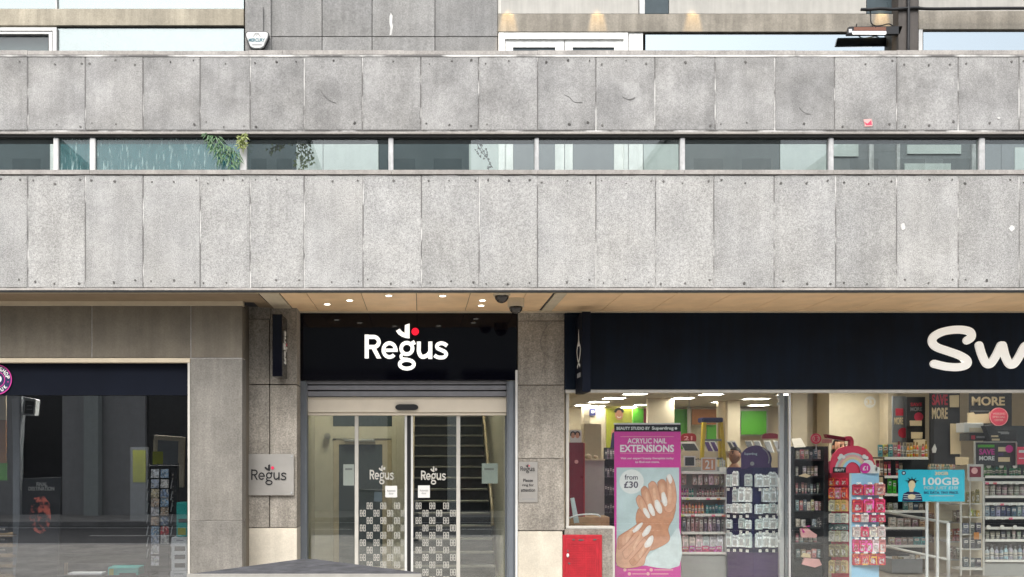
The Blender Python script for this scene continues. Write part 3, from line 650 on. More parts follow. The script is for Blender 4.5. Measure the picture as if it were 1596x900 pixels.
part('header_lip', M['header'], hd, 478.5, 619.6, 789.5, 621.6, YD-.1, .2, .002); part('header_lip', M['header'], hd, 478.5, 643.5, 789.5, 647.5, YD-.05, .15, .002)
q = MB(); n = 9; ps = [(645+7*math.cos(R(-90+180*i/n)), 635+4.6*math.sin(R(-90+180*i/n))) for i in range(n+1)] + [(623+7*math.cos(R(90+180*i/n)), 635+4.6*math.sin(R(90+180*i/n))) for i in range(n+1)]
q.poly(ps, YD-.12, .06).build('motion_sensor', M['black'], dr, bevel=.004)
for nm, a, c in (('side_pane', 479, 553), ('side_pane', 717, 788)):
    part(nm, M['glass'], dr, a, 648, c, gz(YD), YD+.045, .008)
part('frame', M['offwhite'], dr, 552.8, 648, 558.6, gz(YD), YD, .06, .003); part('frame', M['offwhite'], dr, 711.4, 648, 717.2, gz(YD), YD, .06, .003)
part('frame', M['bluegrey'], dr, 478.4, 648, 480, gz(YD), YD, .06); part('frame', M['bluegrey'], dr, 787.6, 648, 790, gz(YD), YD, .06)
def motif(q, x, y, w, h):
    """one cell of the frosted pattern: two upright bars with curled ends and a small cross between"""
    for sx in (0, 1):
        xx = x + (.13 if sx == 0 else .87)*w; di = 1 if sx == 0 else -1
        for p in ([(xx, y+.06*h), (xx, y+.94*h)], [(xx, y+.10*h), (xx+di*.3*w, y+.10*h)], [(xx, y+.90*h), (xx+di*.3*w, y+.90*h)], [(xx, y+.5*h), (xx+di*.2*w, y+.5*h)], [(xx+di*.26*w, y+.12*h), (xx+di*.26*w, y+.36*h)], [(xx+di*.26*w, y+.88*h), (xx+di*.26*w, y+.64*h)]):
            q.poly(ribbon_quads(p, .095*w), YV, .0012)
    for p in ([(x+.36*w, y+.38*h), (x+.64*w, y+.62*h)], [(x+.64*w, y+.38*h), (x+.36*w, y+.62*h)]): q.poly(ribbon_quads(p, .1*w), YV, .0012)
YV = YD + .0305
CW, CH = 10.72, 11.5
for (a, c, sgn, mk, logo, note) in ((559, 634, 0, (634, 637), (576, 725.5, 614, 755.5), (600.5, 757.5, 619, 775.5)), (639.5, 711, 1, (636.6, 640), (656, 727, 695, 756), (651.5, 757, 670, 776))):
    lf = part('door_leaf', M['glass'], dr, a, 648, c, gz(YD), YD+.032, .008)
    part('stile', M['white'], lf, 630.6 if sgn == 0 else 640.4, 647.8, 634.4 if sgn == 0 else 644, gz(YD), YD-.004, .06, .003)
    wordmark(logo, YV, M['vinyl'], M['vinyl'], lf, depth=.001, join=True, thin=.85)
    part('notice', M['paper'], lf, *note, YV-.002, .003)
    text('Automatic', 'lettering', (note[0]+2.5, note[1]+6, note[2]-2.5, note[1]+9.3), M['greyprint'], lf, .02, .001, YV-.0035); text('door', 'lettering', (note[0]+5.5, note[1]+10.5, note[2]-5.5, note[1]+13.6), M['greyprint'], lf, .02, .001, YV-.0035)
    q = MB(); x_lo = 560.3 if sgn == 0 else 641; k0 = 0
    for r_ in range(11):
        y = 783 + r_*CH
        for c_ in range(8):
            if (r_+c_) % 2 == (1 if sgn == 0 else 1) :
                x = (560.0 if sgn == 0 else 636.3) + c_*CW
                if x < (559.2 if sgn == 0 else 640.5):
                    continue
                w = min(CW, (630 if sgn == 0 else 711)-x)
                if w > 5: motif(q, x, y, CW if w > CW*.9 else w, CH)
    q.build('frosted_pattern', M['vinyl'], lf, normals=False)
part('meeting_gap', M['black'], dr, 634.6, 647.6, 640.2, gz(YD), YD+.02, .04)
q = part('safety_sticker', M['panedark'], dr, 583, 767, 595.5, 782, YV-.001, .002)
# ---- lobby behind the doors
lw = thing('lobby_door', 'grey glass door in a cream frame at the back of the lobby, seen through the left glass leaf', 'door', P(560, gz(14.6), 14.6))
YB = 14.6
for nm, (a, b, c, d, m, t_) in (('frame', (515, 640, 519, 900, 'lobbywall', .1)), ('frame', (611, 640, 618, 900, 'lobbywall', .1)), ('frame', (519, 665, 611, 684, 'lobbywall', .08)), ('transom', (519, 640, 611, 665, 'panedark', .05))): part(nm, M[m], lw, a, b, c, d, YB, t_, .003)
lf = part('door_leaf', M['creamtrim'], lw, 519.5, 686, 610.5, 693, YB+.02, .05)
for a, c in ((519.5, 528), (596, 610.5)): part('stile', M['creamtrim'], lf, a, 693.2, c, 900, YB+.02, .05)
part('glass', M['panedark'], lf, 528, 693, 596, 900, YB+.04, .01)
part('door_closer', M['alu'], lw, 536, 684.5, 584, 688.5, YB-.06, .07, .006)
part('lobby_wall', M['lobbywall'], B, 470, 560, 515, 905, YB-.02, .1); part('lobby_wall', M['lobbywall'], B, 618, 560, 634, 905, YB-.02, .1); part('lobby_wall', M['lobbywall'], B, 515, 560, 618, 639.6, YB-.01, .1)
MB().box(X(634, YB), X(634, YB)+.04, 12.9, 17, 0, 4.3).build('stair_wall', M['darkroom'], B)
q = thing('notice', 'white notice taped inside the left glass pane', 'notice', P(546, 758, 12.4)); part('sheet', M['paper'], q, 535, 724, 552, 757, 12.5, .002); part('print', M['greyprint'], q, 538, 730, 549, 733, 12.497, .001)
q = thing('notice', 'white notice behind the right glass pane near the stair', 'notice', P(763, 752, 12.45)); part('sheet', M['panepale'], q, 751, 722.5, 776, 754, 12.5, .002); part('print', M['greyprint'], q, 755, 730, 770, 733, 12.497, .001)
q = MB(); q.cyl(P(510, 680, 14.5)+Vector((0, .07, 0)), P(510, 680, 14.5), .05, 14); q.cyl(P(510, 680, 14.5), P(510, 680, 14.5)-Vector((0, .03, 0)), .03, 14); tag(q.build('wall_sounder', M['steel']), 'small round grey sounder on the cream lobby wall beside the door frame', 'alarm sounder')
# staircase
stc = thing('staircase', 'dark carpeted staircase with pale nosings behind the right glass leaf', 'stairs', (.5, 13.3, 0))
for k in range(1, 20):
    y = 13.3 + .225*(k-1); z = .182*k
    if y > 17.6: break
    st = MB().box(X(634, YB)+.045, 1.12, y, 18.1, z-.182, z-.002).build('step', M['stair'], stc)
    MB().box(X(634, YB)+.05, 1.115, y-.014, y+.05, z-.03, z+.002).build('nosing', M['nosing'], st, bevel=.004)
for x, nm in ((1.07, 'wooden handrail running up the right side of the stair'), (X(643, 13.5), 'wooden handrail running up the left side of the stair')):
    h = thing('handrail', nm, 'handrail', (x, 13.3, 0)); q = MB(); pts = [(x, 13.22, .78), (x, 13.24, .98)] + [(x, 13.3+.225*i, 1.05+.182*i) for i in range(0, 16)]
    q.tube(pts, .024, 8).build('rail', M['brass'], h, smooth=True)
    q = MB()
    for i in (1, 5, 9, 13): q.tube([(x, 13.3+.225*i, 1.05+.182*i), (x+(.05 if x > .5 else -.03), 13.3+.225*i, .98+.182*i)], .009, 6)
    q.build('bracket', M['steel'], h)
for (x, y) in ((-.9, 13.3), (.45, 14.0)):  # unseen panels added to brighten the lobby
    t = thing('ceiling_light', 'added unseen square panel lighting the lobby', 'ceiling light', (x, y, 4.38), 'added lights over the lobby'); MB().box(x-.3, x+.3, y-.3, y+.3, 4.375, 4.395).build('diffuser', M['lobbyfill'], t)
    for (a, c, b_, d_) in ((x-.33, x-.3, y-.33, y+.33), (x+.3, x+.33, y-.33, y+.33), (x-.3, x+.3, y-.33, y-.3), (x-.3, x+.3, y+.3, y+.33)): MB().box(a, c, b_, d_, 4.37, 4.398).build('frame', M['white'], t)
wl = thing('patterned_panel', 'bright panel with dark diamond pattern on the left lobby wall', 'wall panel', (-1.7, 13, 1.0))
MB().box(-1.72, -1.705, 12.75, 13.25, .9, 2.15).build('panel', M['paper'], wl)
q = MB()
for i in range(11):
    for j in range(2):
        z = .98 + i*.11; y = 12.9 + j*.2 + (.1 if i % 2 else 0); q.pts([(-1.704, y, z-.07), (-1.704, y+.045, z), (-1.704, y, z+.07), (-1.704, y-.045, z)], (.002, 0, 0))
q.build('diamond_pattern', M['black'], wl)
# ---- plaques and blade signs
YPL = YA - .03
pq = thing('wall_plaque', 'square brushed steel plaque with black lettering on the left stone pier', 'plaque', P(419, 773, YPL))
part('plate', M['steel'], pq, 380.8, 708, 458, 772.5, YPL, .012, .003)
wordmark((391, 724, 447, 757), YPL-.0035, M['blacktext'], M['reddot'], pq, depth=.002, join=True, thin=.66)
for (x, y) in ((384, 711.5), (454.5, 711.5), (384, 768.5), (454.5, 768.5)): MB().cyl(P(x, y, YPL-.008), P(x, y, YPL), .012, 12).build('screw_cap', M['alu'], pq)
YR = YQ - .012
pq = thing('wall_plaque', 'narrow steel plaque with a doorbell request on the right stone pier', 'plaque', P(823, 784, YR))
part('plate', M['steel'], pq, 808.6, 720, 838, 783.5, YR, .008, .002)
wordmark((811, 724, 833.5, 738), YR-.0025, M['blacktext'], M['reddot'], pq, depth=.001, join=True, thin=.7)
for s_, y, x0, x1 in (('Please', 746.5, 815.5, 830.5), ('ring for', 754.3, 814, 832), ('attention', 761.8, 812, 834)): text(s_, 'lettering', (x0, y, x1, y+5), M['blacktext'], pq, .015, .001, YR-.002)
part('lettering', M['greyprint'], pq, 814, 777.6, 834, 778.6, YR-.001, .001)
bs = thing('projecting_sign', 'slim black sign box with white lettering sticking out from the left pier', 'sign', P(432, 588, 11.4))
x0, x1 = X(424.5, 11.2), X(440, 11.2); zt, zb = Z(490, 11.2), Z(587, 11.2)
MB().box(x0, x1, 11.2, 11.62, zb, zt).build('sign_box', M['blackgloss'], bs, bevel=.006)
wordmark(None, (Vector((x1+.001, 11.27, zb+.18)), Vector((0, .0, .42)), Vector((0, -.30, 0))*-1, Vector((1, 0, 0))), M['letterwhite'], M['reddot'], bs, depth=.003, join=True)
MB().box(x0+.05, x1-.05, 11.62, 11.68, zb+.3, zb+.4).build('bracket', M['black'], bs)
# ================================================================ right shop front
YF2 = 11.93
f2 = thing('fascia_sign', 'long dark navy sign board with cream script letters over the big shop window', 'sign', P(1240, 607, YF2))
part('board', M['navy'], f2, 880.3, 488, 1900, 607, YF2, .14, .004)
def sp(ps): return [(1300+x/4.09, 440+y/4.09) for x, y in ps]
s1 = smooth_path(sp([(850, 372), (878, 350), (872, 318), (825, 304), (760, 304), (690, 318), (638, 348), (630, 385), (660, 415), (730, 440), (800, 465), (848, 495), (848, 525), (800, 541), (720, 538), (640, 520)]), 6)
u1 = smooth_path(sp([(928, 402), (945, 460), (972, 515), (1000, 520), (1035, 470), (1068, 402)]), 6)
u2 = smooth_path(sp([(1078, 402), (1095, 470), (1120, 520), (1148, 522), (1180, 480), (1215, 415), (1235, 400)]), 6)
for k, (s_, nm) in enumerate(((s1, 'letter'), (u1, 'letter'), (u2, 'letter'))): MB().poly(ribbon_quads(s_, 12.2, cap=True), YF2-.03-.0006*k, .029).build('letter', M['glowscript'], f2)
part('window_head', M['offwhite'], f2, 881, 607.4, 1900, 612.3, YF2+.02, .1, .002)
b2 = thing('projecting_sign', 'slim navy sign box with a white emblem beside the long navy board', 'sign', P(914, 607, 11.4))
x0, x1 = X(907.5, 11.42), X(921, 11.42); zt, zb = Z(486, 11.42), Z(611, 11.42)
MB().box(x0, x1, 11.42, YF2-.002, zb, zt).build('sign_box', M['navyflat'], b2, bevel=.006)
q = MB(); o = Vector((x0-.003, 11.67, (zb+zt)/2+.05))
fp = lambda u, v: o + Vector((0, -u, v))
for ps in ([(0, .27), (.045, .05), (-.045, .05)], ): q.pts([fp(*p) for p in ps], (.003, 0, 0))
for path in (smooth_path([(-.03, .10), (-.12, .0), (-.06, -.12), (.10, -.22)]), smooth_path([(.03, .10), (.12, .0), (.06, -.12), (-.10, -.22)])): q.pts([fp(*p) for p in ribbon_quads(path, .035)], (.002, 0, 0))
q.build('emblem', M['letterwhite'], b2)
q = MB(); [q.pts([fp(-.1+.05*i, -.3), fp(-.07+.05*i, -.3), fp(-.07+.05*i, -.36), fp(-.1+.05*i, -.36)], (.002, 0, 0)) for i in range(5)]; q.build('lettering', M['greyprint'], b2)
sw = thing('shop_window', 'large shop window with a pale frame below the long navy board', 'window', P(1240, gz(12), 12.0))
YG = 12.04
part('frame', M['offwhite'], sw, 882.2, 612.5, 887, 822, YG-.03, .08, .003)
part('frame', M['offwhite'], sw, 882, 820.5, 955, 824.5, YG-.05, .1, .003); part('frame', M['offwhite'], sw, 954.6, 821, 958.4, gz(YG), YG-.05, .1, .003)
for a, c in ((887.2, 1229), (1233.5, 1900)): part('pane', M['shopglass'], sw, a, 612.4, c, gz(YG), YG+.012, .01)
part('glazing_joint', M['alu'], sw, 1229.6, 612.4, 1232.6, gz(YG), YG-.002, .03); part('glazing_joint', M['black'], sw, 1073.6, 612.4, 1074.4, 638, YG+.03, .008)
ms = thing('meter_cabinet', 'scuffed red metal meter cabinet with an embossed grid under the window', 'cabinet', P(907, gz(11.9), 11.93))
part('cabinet_frame', M['red'], ms, 877, 834, 938.5, gz(11.93), 11.93, .04, .006)
dd = part('door', M['red'], ms, 882, 840, 933.5, gz(11.91)-2, 11.915, .014, .004)
q = MB()
for i in range(13): q.r(886+i*3.4, 846, 888+i*3.4, 912, 11.911, .004)
for i in range(18): q.r(886, 847+i*3.7, 929, 848.6+i*3.7, 11.909, .005)
q.build('embossed_grid', M['red'], dd, bevel=.001)
MB().ball(P(885, 866, 11.9), .018, .012, .026).build('lock', M['white'], dd, smooth=True)
q = MB()
for (x, y, w, h) in ((894, 841.5, 3, 1.2), (905, 842, 6, 1.6), (927, 841.5, 4, 1.5), (887, 878.5, 2, 1.8), (885, 859, 1.6, 2.4)): q.poly([(x+w*random.uniform(.6, 1)*math.cos(t), y+h*random.uniform(.6, 1)*math.sin(t)) for t in [2*math.pi*i/9 for i in range(9)]], 11.907, .004)
q.build('rust_spot', M['plug'], dd)
# ================================================================ fixtures on the building
for i, (x, y) in enumerate(((510, 474), (545, 468), (606, 460.6), (690, 461), (752, 468), (750, 476))):
    p = soff(x, y); t = thing('downlight', 'lit round downlight in the tan soffit', 'downlight', p, 'lit downlights in the soffit over the entrance')
    MB().cyl(p-Vector((0, 0, .004)), p-Vector((0, 0, .010)), .036, 18).build('lens', M['spotlamp'], t); MB().cyl(p-Vector((0, 0, .0005)), p-Vector((0, 0, .0042)), .058, 18).build('rim', M['creamtrim'], t)
l_dome = (('dome camera with a dark bowl flush on the soffit, left of the pair', 782, 462), ('dome camera with a pale collar hanging lower, right of the pair', 804, 469))
for i, (lb, x, y) in enumerate(l_dome):
    p = soff(x, y-3); t = thing('security_camera', lb, 'security camera', p)
    h = .02 if i == 0 else .10
    MB().cyl(p, p-Vector((0, 0, h)), .105, 20, .10).build('collar', M['creamtrim'], t)
    q = MB().ball((0, 0, 0), .085, .085, .085, 20, 12)
    for v in [v for v in q.b.verts if v.co.z > .01]: v.co.z = .0
    for v in q.b.verts: v.co += p-Vector((0, 0, h+.001))
    q.build('dome', mat('smoked_dome', (.03, .025, .02), .12), t, smooth=True)
YAL = YW-.2
al = thing('alarm_box', 'white shield shaped alarm box with teal lettering on the stone pier', 'alarm', P(401, 82, YAL))
q = MB(); q.poly([(382.5, 51), (385, 49), (415, 49), (418.8, 51.5), (419, 57), (410, 75), (406, 81), (394, 81), (390, 75.5), (382.4, 57)], YAL+.03, .09).build('back_box', M['black'], al, bevel=.006)
MB().poly([(383.4, 52), (386, 49.8), (414.5, 49.8), (417.8, 52), (417.4, 57), (410.6, 72.5), (406, 75.6), (395, 75.6), (390, 72.5), (383.6, 57)], YAL, .05).build('cover', M['white'], al, bevel=.008)
text('MERCURY', 'lettering', (387.5, 60, 413, 65.5), M['tealdark'], al, .035, .001, YAL-.001)
q = MB(); [q.poly(ribbon_quads(p, 1.5), YAL-.001, .002) for p in ([(395, 57.5), (397.5, 53), (400, 55.5), (402.5, 53), (406, 57.5)], [(397, 53), (400, 52), (403.5, 53)])]; q.build('emblem', M['greyprint'], al)
part('lettering', M['greyprint'], al, 393, 69, 408, 71, YAL-.001, .002)
ht = thing('patio_heater', 'black tube heater lamp hung under the stone beam at top right, its tube lit', 'heater', P(1364, 47, 12.3))
YH = 12.30
MB().pts([P(1320, 54.5, YH), P(1323, 41.5, YH), P(1407.5, 40.5, YH), P(1403, 53.5, YH)], (0, .05, 0)).build('housing', M['black'], ht, bevel=.006)
part('reflector', mat('copper_reflector', (.2, .09, .06), .3, metal=.5), ht, 1331, 42.5, 1381, 48, YH-.006, .01); part('tube', M['heat'], ht, 1329, 49, 1381, 53.2, YH-.008, .02)
part('end_plate', M['alu'], ht, 1323, 45.5, 1328, 51, YH-.006, .01)
q = MB()
for x in (1335, 1360): q.tube([P(x, 41.5, YH+.05), P(x, 38, YW-.05)], .008, 6)
q.build('bracket', M['black'], ht)
q = MB(); q.tube([P(x, y, YW-.22) for x, y in smooth_path([(1342, 15), (1356, 15.2), (1372, 14), (1392, 15), (1410, 13.5), (1428, 12.5), (1436, 13.6), (1455, 14.2), (1500, 13.8), (1560, 13.3), (1620, 13.2), (1700, 13)])], .022, 8)
tag(q.build('cable', M['black'], smooth=True), 'thick black cable running along the top right beam', 'cable')
q = MB(); q.tube([P(x, y, YW-.225) for x, y in ((1415, -100), (1415.5, 0), (1416, 14), (1416, 40), (1415.5, 70), (1416, 125))], .02, 8)
tag(q.build('cable', M['black'], smooth=True), 'black cable running down the dark pier', 'cable')
q = MB(); q.tube([P(x, y, YW-.19) for x, y in smooth_path([(1356, 15), (1357, 26), (1358, 36), (1364, 40.5), (1374, 40), (1385, 37.5), (1392, 41)])], .009, 6)
tag(q.build('cable', M['black'], smooth=True), 'thin black cable looping from the beam down to the heater', 'cable')
stk = thing('sticker', 'torn pink and white sticker on the upper granite band', 'sticker', P(1353, 197, YP))
MB().poly([(1346, 186.5), (1358, 185.5), (1360, 191), (1359.5, 197), (1348, 197.5), (1347.5, 192)], YP-.004, .008).build('sheet', M['palepink'], stk); MB().poly([(1347, 190), (1352, 193), (1358, 187.5), (1359, 195), (1350, 195.5)], YP-.0055, .002).build('print', M['pinkred'], stk)
# ---- plants in the strip of glass
def leafy(q, p, d, L_, w, up=Vector((0, -1, .2))):
    d = d.normalized(); s_ = d.cross(up).normalized()*w; mid = p + d*L_*.45 + Vector((0, -.012, .01))
    q.quad([p, mid+s_, p+d*L_, mid-s_])
def plant(nm, label, build_):
    t = thing(nm, label, 'plant', build_[0]); stems, leaves, lm = build_[1](); stems.build('stem', M['twig'], t); leaves.build('foliage', M[lm], t, normals=False)
    return t
def fern():
    st, lv = MB(), MB()
    for ps in ([(322, 208), (330, 222), (340, 236), (346, 248)], [(335, 210), (345, 228), (358, 244), (362, 258)], [(350, 226), (364, 234), (372, 250)]):
        path = [P(x, y, YP+.045+.0*i) for i, (x, y) in enumerate(smooth_path(ps, 5))]; st.tube(path, .004, 5)
        for i, p in enumerate(path):
            for k in range(3):
                an = random.uniform(-.9, .9); leafy(lv, p+Vector((random.uniform(-.03, .03), random.uniform(-.03, .0), 0)), Vector((math.sin(an)*random.choice((-1, 1)), random.uniform(-.5, .1), -abs(math.cos(an)))), random.uniform(.06, .15), .007)
    return st, lv, 'leaf'
plant('fern', 'long drooping green fern growing against the teal pane', (P(340, 262, YP+.03), fern))
def tuft():
    st, lv = MB(), MB(); b0 = P(377.5, 232, YP-.0)
    st.tube([b0, b0+Vector((0, .02, .05)), b0+Vector((.003, .05, .16))], .006, 5)
    for k in range(70):
        an = random.uniform(0, 2*math.pi); p = b0+Vector((random.uniform(-.03, .03), random.uniform(-.02, .04), random.uniform(0, .13)))
        leafy(lv, p, Vector((math.cos(an)*.8, -.3+random.uniform(-.3, .3), random.uniform(-.6, .9))), random.uniform(.05, .1), .009)
    return st, lv, 'leaf2'
plant('tuft_plant', 'small yellow green tuft growing out of the window post right of the fern', (P(377, 236, YP), tuft))
def trailing(ps_list, dens, m, Lr, Yv):
    def f():
        st, lv = MB(), MB()
        for ps in ps_list:
            path = [P(x, y, Yv) for x, y in smooth_path(ps, 6)]; st.tube(path, .004, 5)
            for p in path:
                for k in range(dens):
                    an = random.uniform(0, 2*math.pi); leafy(lv, p+Vector((random.uniform(-.07, .07), random.uniform(-.06, .02), random.uniform(-.05, .05))), Vector((math.cos(an), random.uniform(-.4, .2), math.sin(an)-.3)), random.uniform(*Lr), .016)
        return st, lv, m
    return f
plant('trailing_ivy', 'ivy with small pale leaves hanging behind the glass right of the tuft', (P(455, 262, YP+.3), trailing([[(428, 212), (440, 222), (432, 232), (428, 238)], [(448, 206), (458, 218), (468, 230), (470, 250), (468, 262)], [(470, 206), (476, 222), (480, 240), (482, 256)], [(440, 206), (456, 212), (470, 216), (474, 226)]], 3, 'leaf2', (.03, .055), YP+.3)))
plant('dry_creeper', 'thin dry creeper with few dark leaves hanging behind the pane', (P(750, 262, YP+.3), trailing([[(736, 206), (742, 222), (750, 236), (758, 246)], [(738, 212), (750, 230), (762, 252), (768, 262)]], 1, 'twig', (.02, .04), YP+.3)))
# ---- street cabinet in front of the door
h = 1.1
def top(px, py): Yv = (EYE-h)*F/(py-CY); return Vector((X(px, Yv), Yv, h))
cab = thing('street_cabinet', 'dusty dark grey street cabinet standing before the glass doors', 'cabinet', (-.7, 5.6, 0))
tp = [top(292, 895.5), top(467, 871.8), top(492, 871.8), top(656, 893), top(657, 895.5)]
MB().pts(tp, (0, 0, -.05)).build('lid', M['dusty'], cab)
c0 = sum(tp, Vector())/5; MB().pts([c0+(p-c0)*.93-Vector((0, 0, .05)) for p in tp], (0, 0, -1.05)).build('body', M['bluegrey'], cab)
a, c = tp[0], tp[4]; MB().box(a.x, c.x, a.y-.014, a.y-.001, h-.03, h+.004).build('edge_strip', M['panegrey2'], cab)
# ================================================================ left shop
lwn = thing('shop_window', 'dark shop window in a thin pale frame in the brown stone wall at the left', 'window', P(140, gz(YL), YL))
YS = 11.24
part('frame', M['creamtrim'], lwn, -300, 558.4, 296, 565.3, YL-.02, .1, .003); part('frame', M['offwhite'], lwn, 292.4, 565.5, 296, gz(YL), YL-.012, .09, .003)
part('pane', M['darkglass'], lwn, -300, 616.5, 292.2, gz(YS), YS+.06, .01)
lf = thing('fascia_sign', 'plain dark navy sign board with a pink ringed round badge over the left shop window', 'sign', P(140, 616, YS))
part('board', M['navyflat'], lf, -300, 567.5, 292.2, 616.2, YS, .16)
bd = MB().disc(-5, 592, 23.5, YS-.012, .012, 40).build('badge', M['indigo'], lf)
q = MB(); q.poly(ribbon_quads(arc(-5, 592, 22.6, 22.6, 0, 360, 44), 1.5), YS-.015, .004); q.poly(ribbon_quads(arc(-5, 592, 12.2, 12.2, 0, 360, 36), 1.2), YS-.015, .004); q.build('ring', M['pink'], bd)
def arctext(s, cx, cy_, r, a0, a1, h, m, parent, Y, flip=False):
    for i, ch in enumerate(s):
        if ch == ' ': continue
        a = R(a0+(a1-a0)*i/max(1, len(s)-1)); c_, s_ = math.cos(a), math.sin(a)
        ur, ut = Vector((c_, 0, s_)), Vector((s_, 0, -c_))
        if flip: ur, ut = -ur, -ut
        k = Y/F; o = P(cx+r*c_, cy_-r*s_, Y) - ut*(h*.36*k) - ur*(h*.5*k)
        text(ch, 'letter', None, m, parent, .03, .002, (o, ut*(h*.72*k), ur*(h*k), Vector((0, -1, 0))))
arctext('GIFT SHOP', -5, 592, 17.3, 165, 12, 6.6, M['letterwhite'], bd, YS-.013)
arctext('UK', -5, 592, 17.3, -62, -40, 6.0, M['letterwhite'], bd, YS-.013, True)
MB().disc(12.4, 595.5, 1.0, YS-.014, .003, 12).build('dot', M['pink'], bd)
MB().disc(-3, 591, 5.6, YS-.014, .003, 20).build('centre', M['letterwhite'], bd)
# things behind the dark pane
tp_ = thing('display_post', 'grey post with a tilted white framed box screen just below the navy board', 'display', P(30, gz(11.9), 11.9))
Yq = 11.9
MB().pts([P(20, 690, Yq), P(31, 690, Yq), P(31, gz(Yq), Yq), P(20, gz(Yq), Yq)], (0, .1, 0)).build('post', M['panegrey'], tp_); MB().pts([P(18, 622, Yq), P(33, 618, Yq), P(33, 647, Yq), P(31, 690, Yq), P(20, 690, Yq)], (0, .12, 0)).build('neck', M['panegrey'], tp_)
scr = MB().pts([P(36.5, 619, Yq-.06), P(56, 622.5, Yq-.06), P(53.5, 648.5, Yq-.06), P(34.5, 647.5, Yq-.06)], (0, .14, 0)).build('screen_box', M['white'], tp_, bevel=.008)
MB().pts([P(39.5, 624.5, Yq-.064), P(53.5, 626, Yq-.064), P(51.5, 645.5, Yq-.064), P(37.5, 645, Yq-.064)], (0, .004, 0)).build('screen', M['black'], scr)
part('lettering', M['greyprint'], scr, 42, 632, 50, 633.2, Yq-.067, .002); part('lettering', M['greyprint'], scr, 41, 637.5, 50, 638.7, Yq-.067, .002)
bn = thing('hanging_banner', 'narrow banner, orange above and green below, at the left edge of the window', 'banner', P(5, 750, 12.1))
part('cloth', M['orange'], bn, -14, 655, 9.5, 722, 12.1, .01); part('cloth', M['green'], bn, -14, 722.4, 10.5, 749, 12.1, .01); part('cloth', M['card'], bn, -14, 617, 9.5, 654.6, 12.1, .01)
ps_ = thing('poster_stand', 'leaning dark poster with white lettering and a blurred red blotch', 'poster stand', P(60, gz(11.75), 11.75))
Yp = 11.72
MB().pts([P(35, 746, Yp+.12), P(96, 744, Yp+.12), P(89, 905, Yp), P(23, 905, Yp)], (0, .04, 0)).build('board', M['promo'], ps_, bevel=.004)
def pp(x, y): return P(x, y, Yp+.12-.12*(y-745)/160-.003)
def ptext(s, x0, y0, x1, y1, m=M['vinyl']):
    o = pp(x0, y1); text(s, 'lettering', None, m, ps_, .02, .002, (o, pp(x1, y1)-o, pp(x0, y0)-o, Vector((0, -1, 0))))
ptext('FINAL', 57, 752, 74, 758.5); ptext('DESTINATION', 44.5, 759, 84.5, 765)
m_, b_, L_ = newmat('poster_red'); v_, _ = coords(m_, L_)
L_.new(mixc(m_, L_, noise(m_, L_, v_, 9, 5, .46, .58), (.03, .03, .034), (.85, .2, .14)), b_.inputs['Base Color']); b_.inputs['Roughness'].default_value = .5
MB().pts([pp(63+(17+random.uniform(-2, 1))*math.cos(t), 802+(30+random.uniform(-3, 2))*math.sin(t)) for t in [2*math.pi*i/26 for i in range(26)]], (0, .002, 0)).build('red_blotch', m_, ps_)
sl_ = thing('slatted_shelf', 'low pale wooden slatted shelf with folded dark clothes at the left edge of the window', 'shelf', P(10, gz(12), 12))
for y in (832, 848, 864, 880, 896): part('slat', M['wood'], sl_, -40, y, 26, y+5, 11.9, .3, .004)
part('post', M['wood'], sl_, -44, 815, -40, gz(12), 11.9, .3)
for y in (832, 848, 864):
    for x in (-26, -3): prod('box', 'folded_shirt', P(x+3, y, 12.0)+Vector((0, .1, .004)), (.19, .2, .08), (.03, .035, .05), 'dark folded shirt on the slatted shelf behind the pane', 'shirt', 'folded shirts on the slatted shelf')
cr = thing('postcard_rack', 'black wire carousel rack of postcards at the right side of the left window', 'rack', P(258, gz(11.8), 11.85))
Yc = 11.8
q = MB()
for x in (231.5, 246, 262, 278): q.tube([P(x, 722, Yc+.02), P(x, gz(Yc)-6, Yc+.02)], .005, 6)
for y in (726, 745, 771, 805, 834, 862, 884): q.tube([P(231, y, Yc+.02), P(279, y, Yc+.02)], .004, 6)
q.build('wire_frame', M['shelfblack'], cr); part('core', M['black'], cr, 234, 724, 276, 892, Yc+.04, .1); part('base', M['black'], cr, 226, gz(Yc)-5, 286, gz(Yc), Yc, .3)
pal = [(.8, .76, .7), (.55, .6, .7), (.3, .4, .55), (.85, .8, .8), (.7, .15, .15), (.8, .65, .4), (.15, .2, .3), (.85, .85, .85), (.35, .5, .65), (.7, .5, .35)]
ys = [745, 761, 776, 790, 804, 819, 834, 848]
for r_, y in enumerate(ys):
    for c_, x in enumerate((241.5, 256.5)):
        prod('card', 'postcard', P(x, y, Yc)+Vector((0, -.004, 0)), (.105, .006, .115), (.62, .02, .03) if (r_, c_) == (6, 1) else random.choice(pal), 'small picture postcard in the front pockets of the black wire rack', 'postcard', 'postcards in the front of the wire rack', 0, R(-8))
for y in (864, 882): prod('card', 'postcard', P(241.5, y, Yc)+Vector((0, -.004, 0)), (.105, .006, .13), (.6, .6, .62), 'pale postcard in the lowest pockets of the black wire rack', 'postcard', 'pale postcards low in the wire rack', 0, R(-8))
for r_, y in enumerate((752, 772, 790)): prod('card', 'postcard', P(273, y, Yc+.06), (.10, .006, .13), (.1, .1, .11), 'dark postcard turned sideways at the right of the wire rack', 'postcard', 'dark postcards at the side of the wire rack', R(50), 0)
q = MB()
for i in range(7):
    for x in (229.5, 267): q.tube([P(x-.8, 762+i*18, Yc-.03), P(x+1.6, 748+i*18, Yc-.03)], .006, 6)
tag(q.build('wire_clips', M['alu'], cr), None)
